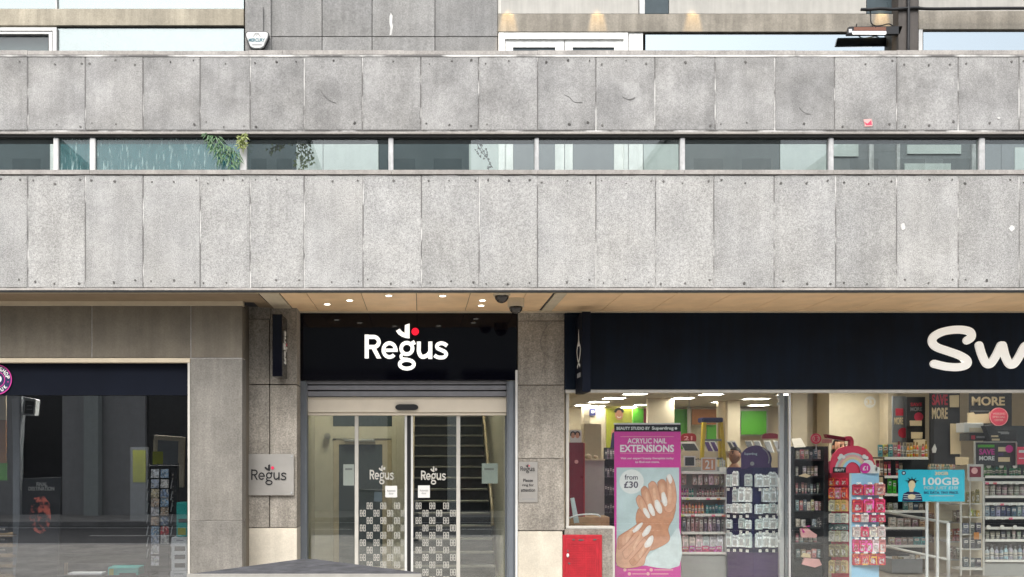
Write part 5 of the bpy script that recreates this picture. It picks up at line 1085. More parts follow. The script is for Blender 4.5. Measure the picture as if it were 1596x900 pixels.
# ---- man behind the rack, woman behind the arch
def person(name, label, loc, hgt, face, tilt, top_m, hairstyle, lean=0.):
    """standing figure: one skinned body remeshed to one surface, hair and eyes as parts"""
    me = bpy.data.meshes.new('body'); s = hgt/1.75
    V = [(0, 0, .95), (0, 0, 1.15), (0, .0, 1.38), (0, .01, 1.49), (0, -.005, 1.56), (.1, 0, .90), (.11, -.01, .5), (.11, .02, .09), (.12, -.14, .035), (-.1, 0, .90), (-.11, -.01, .5), (-.11, .02, .09), (-.12, -.14, .035),
         (.17, 0, 1.40), (.235, .02, 1.13), (.22, -.09, .90), (.215, -.13, .82), (-.17, 0, 1.40), (-.235, .02, 1.13), (-.22, -.09, .90), (-.215, -.13, .82)]
    E = [(0, 1), (1, 2), (2, 3), (3, 4), (0, 5), (5, 6), (6, 7), (7, 8), (0, 9), (9, 10), (10, 11), (11, 12), (2, 13), (13, 14), (14, 15), (15, 16), (2, 17), (17, 18), (18, 19), (19, 20)]
    Rr = [.13, .125, .14, .06, .055, .095, .065, .045, .04, .095, .065, .045, .04, .062, .046, .034, .036, .062, .046, .034, .036]
    me.from_pydata([Vector(v)*s for v in V], E, []); o = bpy.data.objects.new('tmp', me); COL.objects.link(o)
    o.modifiers.new('s', 'SKIN'); 
    for i, r in enumerate(Rr): me.skin_vertices[0].data[i].radius = (r*s, r*s*(.8 if i in (0, 1, 2) else 1)); me.skin_vertices[0].data[i].use_root = (i == 0)
    o.modifiers.new('d', 'SUBSURF').levels = 2
    dg = bpy.context.evaluated_depsgraph_get(); dg.update(); bm_ = bmesh.new(); bm_.from_mesh(bpy.data.meshes.new_from_object(o.evaluated_get(dg))); bpy.data.objects.remove(o)
    # head: ovoid with jaw, brow, nose, ears; looks towards -Y before turning
    hb = bmesh.new(); bmesh.ops.create_uvsphere(hb, u_segments=40, v_segments=28, radius=1)
    for v in hb.verts:
        x, y, z = v.co; w = 1-.24*max(0, -z)**1.3
        q_ = Vector((x*.076*w, y*.096*(1-.1*max(0, -z)), z*.118))
        if y < 0:
            q_.y -= .030*math.exp(-((x*.076/.012)**2))*math.exp(-(((q_.z+.012)/.024)**2))      # nose
            q_.y += .009*(math.exp(-(((q_.x-.03)/.016)**2))+math.exp(-(((q_.x+.03)/.016)**2)))*math.exp(-(((q_.z-.012)/.013)**2))   # eye hollows
            q_.y -= .007*math.exp(-((q_.x/.022)**2))*math.exp(-(((q_.z+.054)/.009)**2))       # lips
            q_.y -= .008*math.exp(-((q_.x/.025)**2))*math.exp(-(((q_.z+.092)/.016)**2))       # chin
        v.co = q_
    for sx in (-1, 1): bmesh.ops.create_uvsphere(hb, u_segments=10, v_segments=8, radius=1, matrix=Matrix.Translation((sx*.078, .008, -.005)) @ Matrix.Diagonal((.010, .02, .033, 1)))
    hc = Vector((0, -.012, 1.655))*s; RM = Matrix.Translation(hc) @ Matrix.Rotation(face, 4, 'Z') @ Matrix.Rotation(tilt, 4, 'X') @ Matrix.Scale(s, 4)
    hb.transform(RM); tmp = bpy.data.meshes.new('h'); hb.to_mesh(tmp); bm_.from_mesh(tmp); hb.free()
    full = bpy.data.meshes.new('body'); bm_.to_mesh(full); bm_.free(); o = bpy.data.objects.new('tmp', full); COL.objects.link(o); rm = o.modifiers.new('r', 'REMESH'); rm.mode = 'VOXEL'; rm.voxel_size = .0075
    dg = bpy.context.evaluated_depsgraph_get(); dg.update(); body = bpy.data.meshes.new_from_object(o.evaluated_get(dg)); bpy.data.objects.remove(o)
    body.materials.clear()
    for mm in (M['body_skin'], top_m, M['trousers'], M['black']): body.materials.append(mm)
    for p in body.polygons:
        c = p.center/s; p.use_smooth = True
        p.material_index = 3 if c.z < .1 else 2 if c.z < .93 and abs(c.x) < .19 else 1 if (c.z < 1.475 and c.z > .98) or (c.z < .98 and c.z > .93 and abs(c.x) < .19) else 0
    t = bpy.data.objects.new(name, body); COL.objects.link(t); t.location = loc; ORG[t.name] = Vector(loc); tag(t, label, 'person')
    hm = bmesh.new(); bmesh.ops.create_uvsphere(hm, u_segments=32, v_segments=20, radius=1)
    for v in hm.verts:
        x, y, z = v.co; v.co = Vector((x*.081, y*.101+.004, z*.121+.004))
    long_ = hairstyle == 'long'
    dl = [v for v in hm.verts if (v.co.y < -.03 and v.co.z < (.055 if not long_ else .07)) or (v.co.z < (-.03 if not long_ else -.2)) or (not long_ and v.co.y < .02 and v.co.z < .03)]
    bmesh.ops.delete(hm, geom=dl, context='VERTS')
    if long_:
        for v in hm.verts:
            if v.co.z < -.02: v.co.z *= 2.0; v.co.x *= 1.1; v.co.y = v.co.y*1.05+.01
    hm.transform(RM); h = bpy.data.meshes.new('hair'); hm.to_mesh(h); hm.free(); h.materials.append(M['hair'])
    for p in h.polygons: p.use_smooth = True
    ho = bpy.data.objects.new('hair', h); COL.objects.link(ho); ho.parent = t; ho.modifiers.new('t', 'SOLIDIFY').thickness = .006
    for sx in (-1, 1):
        e = bmesh.new(); bmesh.ops.create_uvsphere(e, u_segments=12, v_segments=8, radius=.011); e.transform(RM @ Matrix.Translation((sx*.03, -.082, .012))); mm = bpy.data.meshes.new('eye'); e.to_mesh(mm); e.free(); mm.materials.append(M['black']); eo = bpy.data.objects.new('eye', mm); COL.objects.link(eo); eo.parent = t
    bw = bmesh.new()
    for sx in (-1, 1): bmesh.ops.create_cube(bw, size=1, matrix=Matrix.Translation((sx*.03, -.092, .033)) @ Matrix.Diagonal((.034, .012, .007, 1)))
    bw.transform(RM); mm = bpy.data.meshes.new('eyebrows'); bw.to_mesh(mm); bw.free(); mm.materials.append(M['hair']); eo = bpy.data.objects.new('eyebrow', mm); COL.objects.link(eo); eo.parent = t
    return t
hm_ = Z(697.5, 13.9)
person('person', 'dark haired man in a grey shirt looking up behind the navy rack', (X(1145, 13.9), 13.9, 0), hm_/1.01, R(-62), R(-14), M['shirt'], 'short')
person('person', 'woman with dark hair half hidden behind the pink arch display', (X(1307, 14.0), 14.0, 0), Z(684, 14.0)/1.01, R(8), 0, M['jacket'], 'long')
# ---- steel upright, dark stand
su = thing('steel_upright', 'bare steel display upright with clips beside the glass joint', 'upright', P(1217, gz(12.6), 12.6)); part('post', M['alu'], su, 1215, 612.5, 1222, gz(12.6), 12.6, .06, .004); part('post', M['panegrey'], su, 1223, 616, 1228, gz(12.7), 12.7, .04, .004)
q = MB()
for y in (618, 628, 700, 760, 800, 842): q.r(1212, y, 1216.5, y+4, 12.58, .03)
q.build('clip', M['white'], su); q = MB(); q.tube([P(x, y, 12.55) for x, y in smooth_path([(1213, 745), (1216, 765), (1215, 790), (1217, 812), (1214, 836)])], .02, 8); q.build('hanging_tag', M['white'], su)
dk = gondola('makeup_stand', 'dark make up stand with black side frames left of the pink arch display', 1233.5, 1291, 696, (716, 742, 770, 796, 822, 846, 870), 12.9, .4, 'shelfblack', None, False)
for a, c in ((1233, 1238), (1284, 1291)): part('side_frame', M['shelfblack'], dk, a, 696, c, gz(12.9), 12.86, .46, .004)
part('base_panel', M['shelfblack'], dk, 1238, 874, 1284, gz(12.9), 12.9, .3)
palc = [(.34, .24, .18), (.55, .42, .36), (.06, .06, .07), (.7, .62, .58), (.14, .17, .17), (.42, .16, .18), (.25, .3, .3)]
for i, y in enumerate((716, 742, 770, 796, 822, 846, 870)): prow(['box', 'jar', 'tube', 'box', 'card', 'jar', 'box'][i], 'makeup_item', f'small make up item on the {["top", "second", "third", "fourth", "fifth", "sixth", "lowest"][i]} shelf of the dark stand', 'make up', f'make up on the {["top", "second", "third", "fourth", "fifth", "sixth", "lowest"][i]} shelf of the dark stand', 1240, 1282, y, [14, 14, 17, 15, 13, 14, 13][i], 12.95, palc, [6, 7, 9, 7, 5, 6, 5][i], .85)
t = thing('mirror_compact', 'open pink mirror compact on the dark stand', 'compact', P(1262, 822, 12.92)); MB().poly([(1247, 823), (1249, 838), (1272, 838.5), (1273.5, 834), (1262, 826), (1257, 821)], 12.9, .03).build('base', M['palepink'], t); MB().pts([P(1249, 823, 12.9), P(1262, 819, 13.0), P(1263, 827, 12.95), P(1252, 831, 12.88)], (0, .01, 0)).build('lid', M['pink'], t)
t = thing('open_palette', 'open cream palette on the lowest part of the dark stand', 'palette', P(1265, 880, 12.9)); MB().poly([(1250, 880), (1254, 870), (1277, 872), (1281, 881), (1270, 885)], 12.87, .06).build('tray', M['palepink'], t); MB().poly([(1248, 868), (1253, 862), (1262, 864), (1264, 870)], 12.9, .02).build('lid', M['card'], t)
t = thing('bird_card', 'pale folded card standing on the dark stand top shelf', 'card', P(1256, 742, 12.85)); MB().poly([(1245, 742), (1255, 738), (1264, 742), (1258, 745)], 12.85, .02).build('fold', M['card'], t)
t = thing('round_sign', 'round red sign on a pin above the dark make up stand', 'sign', P(1272, 696, 12.9)); MB().disc(1272, 684, 8.2, 12.9, .015, 28).build('disc', M['pinkred'], t); MB().poly(ribbon_quads(arc(1272, 684, 5.5, 5.5, 0, 360, 20), .8), 12.895, .003).build('ring', M['palepink'], t); text('3 2', 'lettering', (1267, 681, 1277, 687), M['palepink'], t, .02, .002, 12.894); q = MB(); q.tube([P(1272, 692, 12.91), P(1272, 704, 12.91)], .006, 6); q.build('pin', M['white'], t)
t = thing('tilted_box', 'cream tilted tester tray on top of the dark stand', 'tray', P(1240, 696, 13)); MB().pts([P(1233, 684, 13.05), P(1248, 683, 13.05), P(1256, 697, 12.9), P(1238, 698, 12.9)], (0, .03, 0)).build('tray', M['creamtrim'], t)
for (a, b_, c, d_, m, lb) in ((1281, 685, 1297, 691, 'palepink', 'pale pink card strip behind the round red sign'),):
    t = thing('shelf_card', lb, 'card', P((a+c)/2, d_, 13.2)); part('card', M[m], t, a, b_, c, d_, 13.2, .01)
# tilted red topper
t = thing('slanted_topper', 'slanted dark red topper board with a curled coral end above the pink arch', 'sign', P(1310, 690, 12.9)); MB().pts([P(1288, 677, 12.9), P(1290, 683, 12.9), P(1321, 688, 12.9), P(1322, 682.5, 12.9)], (0, .1, 0)).build('board', M['deepred'], t); MB().poly(ribbon_quads(smooth_path([(1318, 684), (1325, 683), (1328, 688), (1327, 698)]), 5.5), 12.88, .08).build('curl', M['pinkred'], t)
# ---- pink arch display
ar = thing('arch_display', 'coral and blue card display with a rainbow arch header and a white cloud', 'display rack', P(1335, gz(12.5), 12.5))
Yk = 12.5
MB().poly([(1294, 737.5), (1294.5, 722), (1299, 708), (1308, 699), (1322, 695), (1337, 695), (1350, 700), (1359, 710), (1364, 724), (1365, 737.5)], Yk+.05, .03).build('arch_panel', M['pinkred'], ar)
ach = bpy.data.objects['arch_panel']; ORG['arch_panel'] = ORG[ar.name]
for (r, rr, m, z) in ((26.5, 25, 'palecyan', .046), (22.5, 22, 'palepink', .042), (18.5, 18.5, 'card', .038), (14.5, 14.5, 'lightblue', .034), (8.8, 9.5, 'wood', .030)):
    if r > 9: MB().poly(ribbon_quads(arc(1329, 737, r, rr+4, 178, 2, 22), 4.2), Yk+z, .005).build('rainbow_band', M[m], ach)
q = MB(); [q.disc(x, y, r, Yk+.022-.0004*(x%7), .006, 18) for x, y, r in ((1346, 731, 6), (1353, 726, 9), (1361, 731, 6.5), (1368, 732, 4))]; q.r(1342, 731, 1371, 738, Yk+.0215, .006)
q.build('cloud', M['paper'], ach); MB().disc(1348.5, 730, 8.2, Yk+.014, .006, 24).build('badge', M['pink'], ach); text('£1', 'lettering', (1344.5, 726.5, 1352.5, 733.5), M['paper'], ach, .02, .002, Yk+.013)
q = MB(); [q.disc(x, y, r, Yk+.026-.0003*(x%7), .004, 12) for x, y, r in ((1311, 711, 3.4), (1308, 714, 2.6), (1315, 713, 2.6), (1347, 712, 3.4), (1351, 714, 2.8))]; q.build('small_cloud', M['paper'], ach)
lb_ = part('label_plate', M['black'], ach, 1298.5, 728.5, 1318.5, 737, Yk+.01, .006); text('BEAUTY', 'lettering', (1301, 730.8, 1316, 735), M['paper'], lb_, .02, .002, Yk+.008)
e0 = Vector((X(1325.5, Yk), Yk, 0)); eL = Vector((X(1296, Yk+.3), Yk+.3, 0)); eR = Vector((X(1370, Yk+.08), Yk+.08, 0)); zt = Z(738, Yk)
for p0, p1, m, nm in ((eL, e0, 'pinkred', 'side_panel'), (e0, eR, 'lightblue', 'front_panel')):
    nv = Vector(((p1-p0).y, -(p1-p0).x, 0)).normalized(); MB().pts([p0, p1, p1+Vector((0, 0, zt)), p0+Vector((0, 0, zt))], -nv*.025).build(nm, M[m], ar)
MB().pts([eL+Vector((.03, .05, 0)), e0+Vector((0, .05, 0)), eR+Vector((0, .05, 0)), eR+Vector((-.05, .4, 0))], (0, 0, zt-.01)).build('core', M['deepred'], ar)
q = MB(); q.pts([Vector((X(1323.6, Yk), Yk-.006, 0)), Vector((X(1326.6, Yk), Yk-.006, 0)), Vector((X(1326.6, Yk), Yk-.006, zt)), Vector((X(1323.6, Yk), Yk-.006, zt))], (0, .004, 0)); q.build('corner_strip', M['palecyan'], ar)
redc = [(.62, .05, .10), (.55, .04, .09), (.66, .09, .13), (.6, .2, .2)]
for ri, (yb, hh, n_) in enumerate(((772, 18, 3), (799, 22, 3), (814, 12, 4), (837, 17, 4), (861, 21, 5), (881, 19, 4))):
    gn = ['top', 'second', 'third', 'fourth', 'fifth', 'lowest'][ri]
    for i in range(n_):
        a = 1329+ (52/n_)*i; wpx = 52/n_*.92; Yx = Yk-.02-.004*i
        prod('packet', 'gift_packet', P(a+wpx/2, yb, Yx)+Vector((0, .02, 0)), (wpx*Yx/F, .05, hh*Yx/F*random.uniform(.92, 1.04)), (.66, .5, .48) if random.random() < .25 else random.choice(redc), f'red packet hanging in the {gn} row on the blue front of the arch display', 'packet', f'red packets, {gn} row of the arch display', random.uniform(-.08, .08))
        prod('box', 'price_tag', P(a+wpx/2+1.5, yb-hh+1, Yx-.03), (.055, .003, .026), (.82, .8, .78), f'white price tag over the {gn} row of the arch display', 'price tag', f'price tags, {gn} row of the arch display', 0, R(-15))
lc = [[(.6, .03, .05)], [(.66, .05, .06), (.6, .2, .2)], [(.62, .46, .16), (.55, .5, .36)], [(.5, .55, .5), (.42, .48, .46), (.62, .58, .5)], [(.05, .09, .09), (.12, .16, .15)], [(.52, .5, .34), (.45, .45, .38)], [(.35, .3, .16), (.25, .2, .12)], [(.46, .36, .18), (.3, .25, .14)]]
for ri, (yb, hh) in enumerate(((757, 12), (777, 17), (797, 18), (815, 15), (826, 9), (844, 17), (868, 20), (893, 20))):
    gn = ['first', 'second', 'third', 'fourth', 'fifth', 'sixth', 'seventh', 'eighth'][ri]; nv = Vector(((e0-eL).y, -(e0-eL).x, 0)).normalized(); rz = math.atan2((e0-eL).y, (e0-eL).x)
    for i in range(3):
        p = eL.lerp(e0, (i+.5)/3.1); prod('packet', 'gift_packet', Vector((p.x, p.y, Z(yb, p.y)))+nv*.04, ((e0-eL).length/3.4, .04, hh*p.y/F), random.choice(lc[ri]), f'small packet in the {gn} row on the coral side of the arch display', 'packet', f'packets, {gn} row on the coral side of the arch display', rz+random.uniform(-.1, .1))
# ---- right shelving run, promo boards
g2 = gondola('grocery_shelving', 'long dark shelving of bottles and packs behind the bright blue card', 1378, 1448, 716, (713, 742, 770, 796, 822, 850, 868), 13.9, .45, 'shelfblack')
g2b = part('end_shelf', M['wood'], g2, 1446, 783, 1472, gz(14.2), 14.2, .3)
prow('bottle', 'shampoo_bottle', 'orange or yellow bottle on the top shelf right of the arch display', 'bottle', 'orange and yellow bottles on the top shelf', 1400, 1447, 712.5, 22, 13.95, [(.62, .32, .03), (.6, .42, .04), (.5, .2, .04), (.3, .3, .36), (.6, .06, .05)], 10, .9)
prow('box', 'shampoo_box', 'brown, teal or red box on the top shelf just right of the pink arch', 'box', 'boxes on the top shelf right of the arch', 1369, 1400, 712.5, 21, 13.95, [(.45, .22, .13), (.08, .22, .24), (.5, .04, .06), (.4, .25, .18)], 4, .95)
prow('tube', 'skin_cream', 'brown or red tube on the second shelf behind the arch display', 'tube', 'tubes on the second shelf', 1366, 1408, 742, 22, 13.95, [(.3, .2, .15), (.42, .3, .24), (.5, .04, .08), (.2, .15, .12)], 7)
prow('box', 'green_pack', 'bright green pack on the third shelf left of the blue card', 'pack', 'green packs left of the blue card', 1384, 1398, 769.5, 22, 13.95, [(.06, .36, .02), (.1, .42, .03)], 2)
prow('box', 'dark_pack', 'dark pack on the fourth shelf under the blue card', 'pack', 'dark packs under the blue card', 1384, 1440, 796, 12, 13.95, [(.08, .12, .13), (.25, .2, .16), (.12, .2, .22), (.5, .44, .36)], 7)
prow('box', 'food_pack', 'brown food pack on the shelf behind the white handrail', 'pack', 'food packs behind the handrail', 1386, 1444, 822, 15, 13.95, [(.45, .25, .16), (.5, .44, .34), (.3, .2, .16), (.6, .55, .45)], 5, .9)
prow('box', 'low_pack', 'pink or teal pack on the low shelf behind the lower rail', 'pack', 'pink and teal packs on the low shelf', 1386, 1444, 850, 12, 13.95, lambda i: [(.36, .2, .2), (.4, .22, .22), (.35, .25, .22), (.3, .2, .2), (.05, .26, .28), (.06, .3, .31)][i % 6], 6)
def promo(label, a, b_, c, d_, Y, m='promo'):
    t = thing('promo_board', label, 'promotion board', P((a+c)/2, d_, Y)); part('board', M[m], t, a, b_, c, d_, Y, .02); return t
wpart('shop_panel', 'creamtrim', 1384, 590, 1398, gz(16), 15.9, .3); MB().r(1398, 580, 1960, gz(16.2), 16.0, .2).build('shop_partition', M['creamtrim'], B)
t = promo('narrow grey promotion board reading MORE with a red disc, leftmost of the row', 1391, 618, 1412, 690, 15.4, 'panegrey'); text('MORE', 'lettering', (1394, 651, 1407.5, 662), M['card'], t, .02, .003, 15.396); MB().disc(1408, 675, 8, 15.394, .005, 20).build('disc', M['redprint'], t); part('lettering', M['redprint'], t, 1396, 637, 1408, 648, 15.396, .003)
t = promo('charcoal promotion board reading MORE with a red disc, second of the row', 1413, 619, 1442, 690, 15.3); text('MORE', 'lettering', (1419, 635, 1437, 641), M['greyprint'], t, .02, .003, 15.296); MB().disc(1432, 650, 7, 15.294, .005, 20).build('disc', M['pinkred'], t); text('SAVE', 'lettering', (1419, 628, 1437, 633.5), M['redprint'], t, .02, .003, 15.296)
t = promo('tall charcoal promotion board reading SAVE MORE with a white arrow, middle of the row', 1449, 613, 1496, 726, 15.0); text('SAVE', 'lettering', (1452.5, 615, 1477, 632), M['redprint'], t, .03, .003, 14.996); text('MORE', 'lettering', (1452.5, 635.5, 1477, 653.5), M['card'], t, .03, .003, 14.996); MB().poly([(1457, 692), (1460, 700), (1458.5, 706), (1453.5, 706), (1452.5, 700)], 14.996, .004).build('arrow', M['paper'], t)
t = promo('black promotion board reading MORE in big cream letters at the top right', 1511, 612.5, 1577, 672, 14.6); text('MORE', 'lettering', (1514.5, 618.5, 1566, 632.5), M['card'], t, .03, .003, 14.596); part('rule', M['greyprint'], t, 1512, 640.5, 1543, 641.6, 14.597, .002)
for (a, b_, c, d_, Y, m, lb) in ((1480, 616, 1495, 635, 14.9, 'card', 'cream paper sheet pinned high on the tall charcoal board'), (1481, 661, 1498, 708, 14.9, 'card', 'long cream paper list pinned low on the tall charcoal board'), (1418, 656, 1437, 664, 15.1, 'card', 'small cream card under the red disc of the second board, upper'), (1420, 674, 1438, 684, 15.1, 'card', 'small cream card at the foot of the second board, lower'), (1424, 685, 1443, 695, 15.0, 'card', 'cream card behind the yellow bottles, lowest'), (1489, 713, 1510, 725, 14.3, 'card', 'cream card beside the white frame'), (1447, 724, 1488, 733, 14.2, 'creamtrim', 'cream shelf edge card above the blue card')):
    o = MB().pts([P(a, b_+random.uniform(-.8, .8), Y), P(c, b_, Y), P(c-.3, d_, Y), P(a+.5, d_, Y)], (0, .004, 0)).build('paper_card', M[m]); tag(o, lb, 'card')
for (a, c, lb) in ((1509.5, 1545, 'cream folder with a cut out top under the cream MORE letters'),):
    o = MB().poly([(a, 644), (a+8, 643), (a+10, 646), (c-3, 645), (c-1, 642), (c+2, 643), (c+2, 660), (a, 660)], 14.4, .03).build('folder', M['card']); tag(o, lb, 'folder')
t = thing('round_sign', 'round crimson sign with white lines, right of the cream folder', 'sign', P(1556, 668, 14.2)); MB().disc(1557, 650, 14.6, 14.2, .015, 32).build('disc', M['pinkred'], t); MB().poly(ribbon_quads(arc(1557, 650, 13.8, 13.8, 0, 360, 30), .9), 14.195, .003).build('ring', M['palepink'], t)
for s_, y, hw in (('WEEKEND', 643.5, 10), ('SPECIAL', 648.5, 10), ('OFFER', 653.5, 7)): text(s_, 'lettering', (1557-hw, y, 1557+hw, y+3.3), M['palepink'], t, .02, .002, 14.196)
q = MB(); [q.tube([P(x, 664, 14.22), P(x, 674, 14.22)], .006, 6) for x in (1553, 1557)]; q.build('pin', M['white'], t)
g3 = gondola('wall_shelving', 'grey and black shelving full of bottles at the right edge of the window', 1535, 1640, 664, (742, 751, 773, 784, 806, 822, 841, 873), 13.4, .4, 'shelfblack')
part('base_panel', M['shelfgrey'], g3, 1535, 878, 1640, gz(13.4), 13.42, .3)
t = thing('storage_box', 'white carton lying on top of the dark boxes', 'box', P(1518, 674, 13.3)); part('carton', M['paper'], t, 1502.5, 659.5, 1533, 674, 13.3, .2, .004); part('label', M['creamtrim'], t, 1511, 667, 1532, 673.5, 13.296, .004)
for (a, b_, c, d_, lb) in ((1511, 675, 1538, 687, 'black carton with red mark under the white carton'), (1549, 669, 1585, 687, 'wide black carton at the right of the leaning one')):
    t = thing('storage_box', lb, 'box', P((a+c)/2, d_, 13.3)); part('carton', M['promo'], t, a, b_, c, d_, 13.31, .25, .004); part('print', M['redprint'] if c < 1540 else M['greyprint'], t, a+3, b_+4, a+(9 if c < 1540 else 22), b_+(10 if c < 1540 else 6), 13.307, .004); part('print', M['greyprint'], t, a+11, b_+5, min(c-3, a+24), b_+8, 13.3065, .004)
t = thing('storage_box', 'black carton leaning askew with cream strips', 'box', P(1550, 687, 13.2)); MB().pts([P(1535, 664, 13.2), P(1549, 662, 13.2), P(1562, 686, 13.2), P(1545, 688, 13.2)], (0, .1, 0)).build('carton', M['promo'], t); part('print', M['card'], t, 1546, 684, 1558, 687, 13.195, .004); part('print', M['card'], t, 1545, 679, 1556, 681.5, 13.195, .004)
pb = promo('framed SAVE MORE promotion panel with green band over the green bottles', 1521, 690, 1584, 726, 13.2); 
for (a, b_, c, d_) in ((1519.5, 688.5, 1585, 690), (1519.5, 690, 1521, 726), (1584, 690, 1585.5, 726)): part('frame', M['offwhite'], pb, a, b_, c, d_, 13.18, .03)
text('SAVE', 'lettering', (1526, 700, 1550, 709), M['pink'], pb, .03, .003, 13.196); text('MORE', 'lettering', (1526, 711, 1550, 718), M['paper'], pb, .03, .003, 13.196); part('band', M['green'], pb, 1524, 693.5, 1550, 697.5, 13.197, .003); part('card', M['card'], pb, 1556, 697, 1568, 704, 13.197, .003); MB().disc(1573, 700, 6, 13.194, .004, 18).build('disc', M['pink'], pb); part('card', M['card'], pb, 1556, 713, 1574, 720, 13.197, .003); part('price', M['purple'], pb, 1556, 706, 1564, 711, 13.197, .003)
t = thing('offer_card', 'red offer card with white lines at the right edge', 'card', P(1593, 723, 13.1)); part('card', M['pinkred'], t, 1585.8, 697, 1604, 724, 13.1, .01, .004); part('lettering', M['paper'], t, 1588, 702, 1602, 706, 13.098, .003); part('lettering', M['paper'], t, 1588, 714, 1602, 715.2, 13.098, .003)
prow('bottle', 'green_bottle', 'green bottle in the dense row under the SAVE MORE panel', 'bottle', 'green bottles under the promotion panel', 1535, 1610, 742, 17, 13.42, [(.03, .18, .06), (.04, .24, .08), (.02, .13, .05)], 17, .92)
for i, x in enumerate((1541, 1561, 1582)): o = MB().disc(x, 727, 3.4, 13.36, .004, 16).build('price_disc', M['strip']); tag(o, 'pale round price disc in front of the green bottles', 'price disc', 'price discs on the green bottles')
prow('jar', 'cream_jar', 'cream coloured jar on the second shelf at the right edge', 'jar', 'cream jars at the right edge', 1535, 1610, 772.5, 17, 13.45, [(.45, .36, .3), (.38, .3, .26), (.5, .42, .38)], 8, .9)
prow('box', 'blue_box', 'dark blue box with pale print on the third shelf at the right edge', 'box', 'blue boxes at the right edge', 1535, 1610, 805.5, 16, 13.45, [(.05, .08, .14), (.1, .14, .2), (.25, .3, .38)], 9, .9)
for i, x in enumerate((1541, 1562, 1582)): o = MB().disc(x, 822, 3.4, 13.36, .004, 16).build('price_disc', M['strip']); tag(o, 'pale round price disc on the black shelf edge over the water bottles', 'price disc', 'price discs on the lower black shelf')
prow('tube', 'toothpaste', 'pale tube on the fourth shelf at the right edge', 'tube', 'pale tubes at the right edge', 1536, 1610, 840.5, 13, 13.45, [(.5, .48, .42), (.35, .36, .3), (.14, .15, .14)], 9, .8)
prow('bottle', 'water_bottle', 'clear water bottle on the bottom shelf at the right edge', 'bottle', 'water bottles on the bottom shelf', 1537, 1610, 872.5, 21, 13.45, [(.4, .46, .5), (.48, .52, .54), (.3, .36, .42)], 10, .9)
# white framed picture, wire rack
t = thing('framed_card', 'white framed dark red picture beside the blue card', 'framed card', P(1522, 748, 13.0)); part('frame', M['offwhite'], t, 1508.5, 724, 1533, 750, 13.0, .02, .002); part('picture', M['deepred'], t, 1511.5, 727.5, 1529, 744, 12.997, .004); MB().disc(1519, 734, 5, 12.994, .004, 14).build('print', M['palepink'], t)
wr = thing('wire_rack', 'cream wire rack of dark packs right of the white handrail', 'rack', P(1516, gz(13), 13.1)); 
for x in (1498, 1512.5, 1533.5): part('upright', M['offwhite'], wr, x-(1.2 if x != 1512.5 else .4), 744, x+(1.2 if x != 1512.5 else .4), gz(13.1)-6, 13.0, .02)
part('back_panel', M['creamtrim'], wr, 1499, 745, 1532, 888, 13.2, .02); part('bottom_rail', M['offwhite'], wr, 1496.8, 886, 1535, 889, 12.99, .2); 
for y in (785, 806, 833, 856, 885): part('wire_shelf', M['offwhite'], wr, 1499.5, y, 1532, y+1.4, 13.02, .16)
prow('packet', 'snack_packet', 'yellow and dark packet at the top of the cream wire rack', 'packet', 'yellow packets in the wire rack', 1506, 1528, 784.5, 19, 13.06, [(.5, .36, .05), (.2, .14, .06)], 3); prow('packet', 'snack_packet', 'small yellow packet on the second level of the cream wire rack', 'packet', 'small yellow packets in the wire rack', 1511, 1528, 805.5, 11, 13.06, [(.42, .32, .08), (.3, .26, .1)], 3)
for y, h_ in ((832, 16), (855, 15), (884, 14)): prow('box', 'dark_box', f'dark grey box on the {"third" if y == 832 else "fourth" if y == 855 else "bottom"} level of the cream wire rack', 'box', f'dark boxes, {"third" if y == 832 else "fourth" if y == 855 else "bottom"} level of the wire rack', 1501, 1531, y, h_, 13.06, [(.06, .065, .075), (.1, .1, .11), (.16, .17, .18)], 3, .9)
part('tag', M['orange'], wr, 1518, 830, 1526, 841, 12.98, .004)
pk = thing('pillar_shelf', 'narrow shelf of brown packs left of the cream wire rack', 'shelving', P(1487, gz(13.5), 13.5)); part('back_panel', M['creamtrim'], pk, 1458, 782, 1497, gz(13.8), 13.8, .04)
for y in (785, 814, 844, 872): part('shelf', M['shelfgrey'], pk, 1479, y, 1497, y+2, 13.5, .3)
for y, cc, nm in ((814, (.2, .13, .11), 'middle'), (844, (.32, .14, .08), 'lower'), (872, (.3, .26, .2), 'lowest')): prow('box', 'brown_pack', f'brown pack on the {nm} level of the narrow shelf', 'pack', f'brown packs, {nm} level of the narrow shelf', 1480, 1497, y, 19, 13.52, [cc], 3)
# ---- blue card on its stand, handrail
bc = thing('card_stand', 'bright blue offer card with a man in a striped top, on two white poles', 'sign', P(1452, gz(12.55), 12.55))
Ybc = 12.5
cd = part('card', M['cyan'], bc, 1400.5, 732.5, 1503.5, 782, Ybc, .012)
for x in (1443.5, 1460): part('pole', M['white'], bc, x, 782.2, x+3.8, gz(12.52), 12.52, .03, .004)
part('foot', M['white'], bc, 1430, gz(12.5)-4, 1475, gz(12.5), 12.42, .22)
text('100GB', 'lettering', (1439, 744.5, 1495, 756.5), M['paper'], cd, .02, .002, Ybc-.001); text('30GB', 'lettering', (1457, 735.5, 1478, 741), M['card'], cd, .03, .002, Ybc-.001); text('FOR JUST £10!', 'lettering', (1440, 758.2, 1493, 764.5), M['palecyan'], cd, .03, .002, Ybc-.001); text('BIG DATA. TINY PRICE.', 'lettering', (1440, 766.2, 1494, 770), M['indigo'], cd, .02, .002, Ybc-.001); part('lettering', M['palecyan'], cd, 1448, 772.6, 1487, 773.7, Ybc-.002, .002)
MB().disc(1408.6, 737.5, 3.3, Ybc-.003, .003, 18).build('emblem', M['indigo'], cd); q = MB(); q.poly([(1407, 738.5), (1407.2, 736), (1410, 736), (1410.2, 738.5), (1408.6, 739.5)], Ybc-.005, .002); q.build('emblem_mark', M['palecyan'], cd)
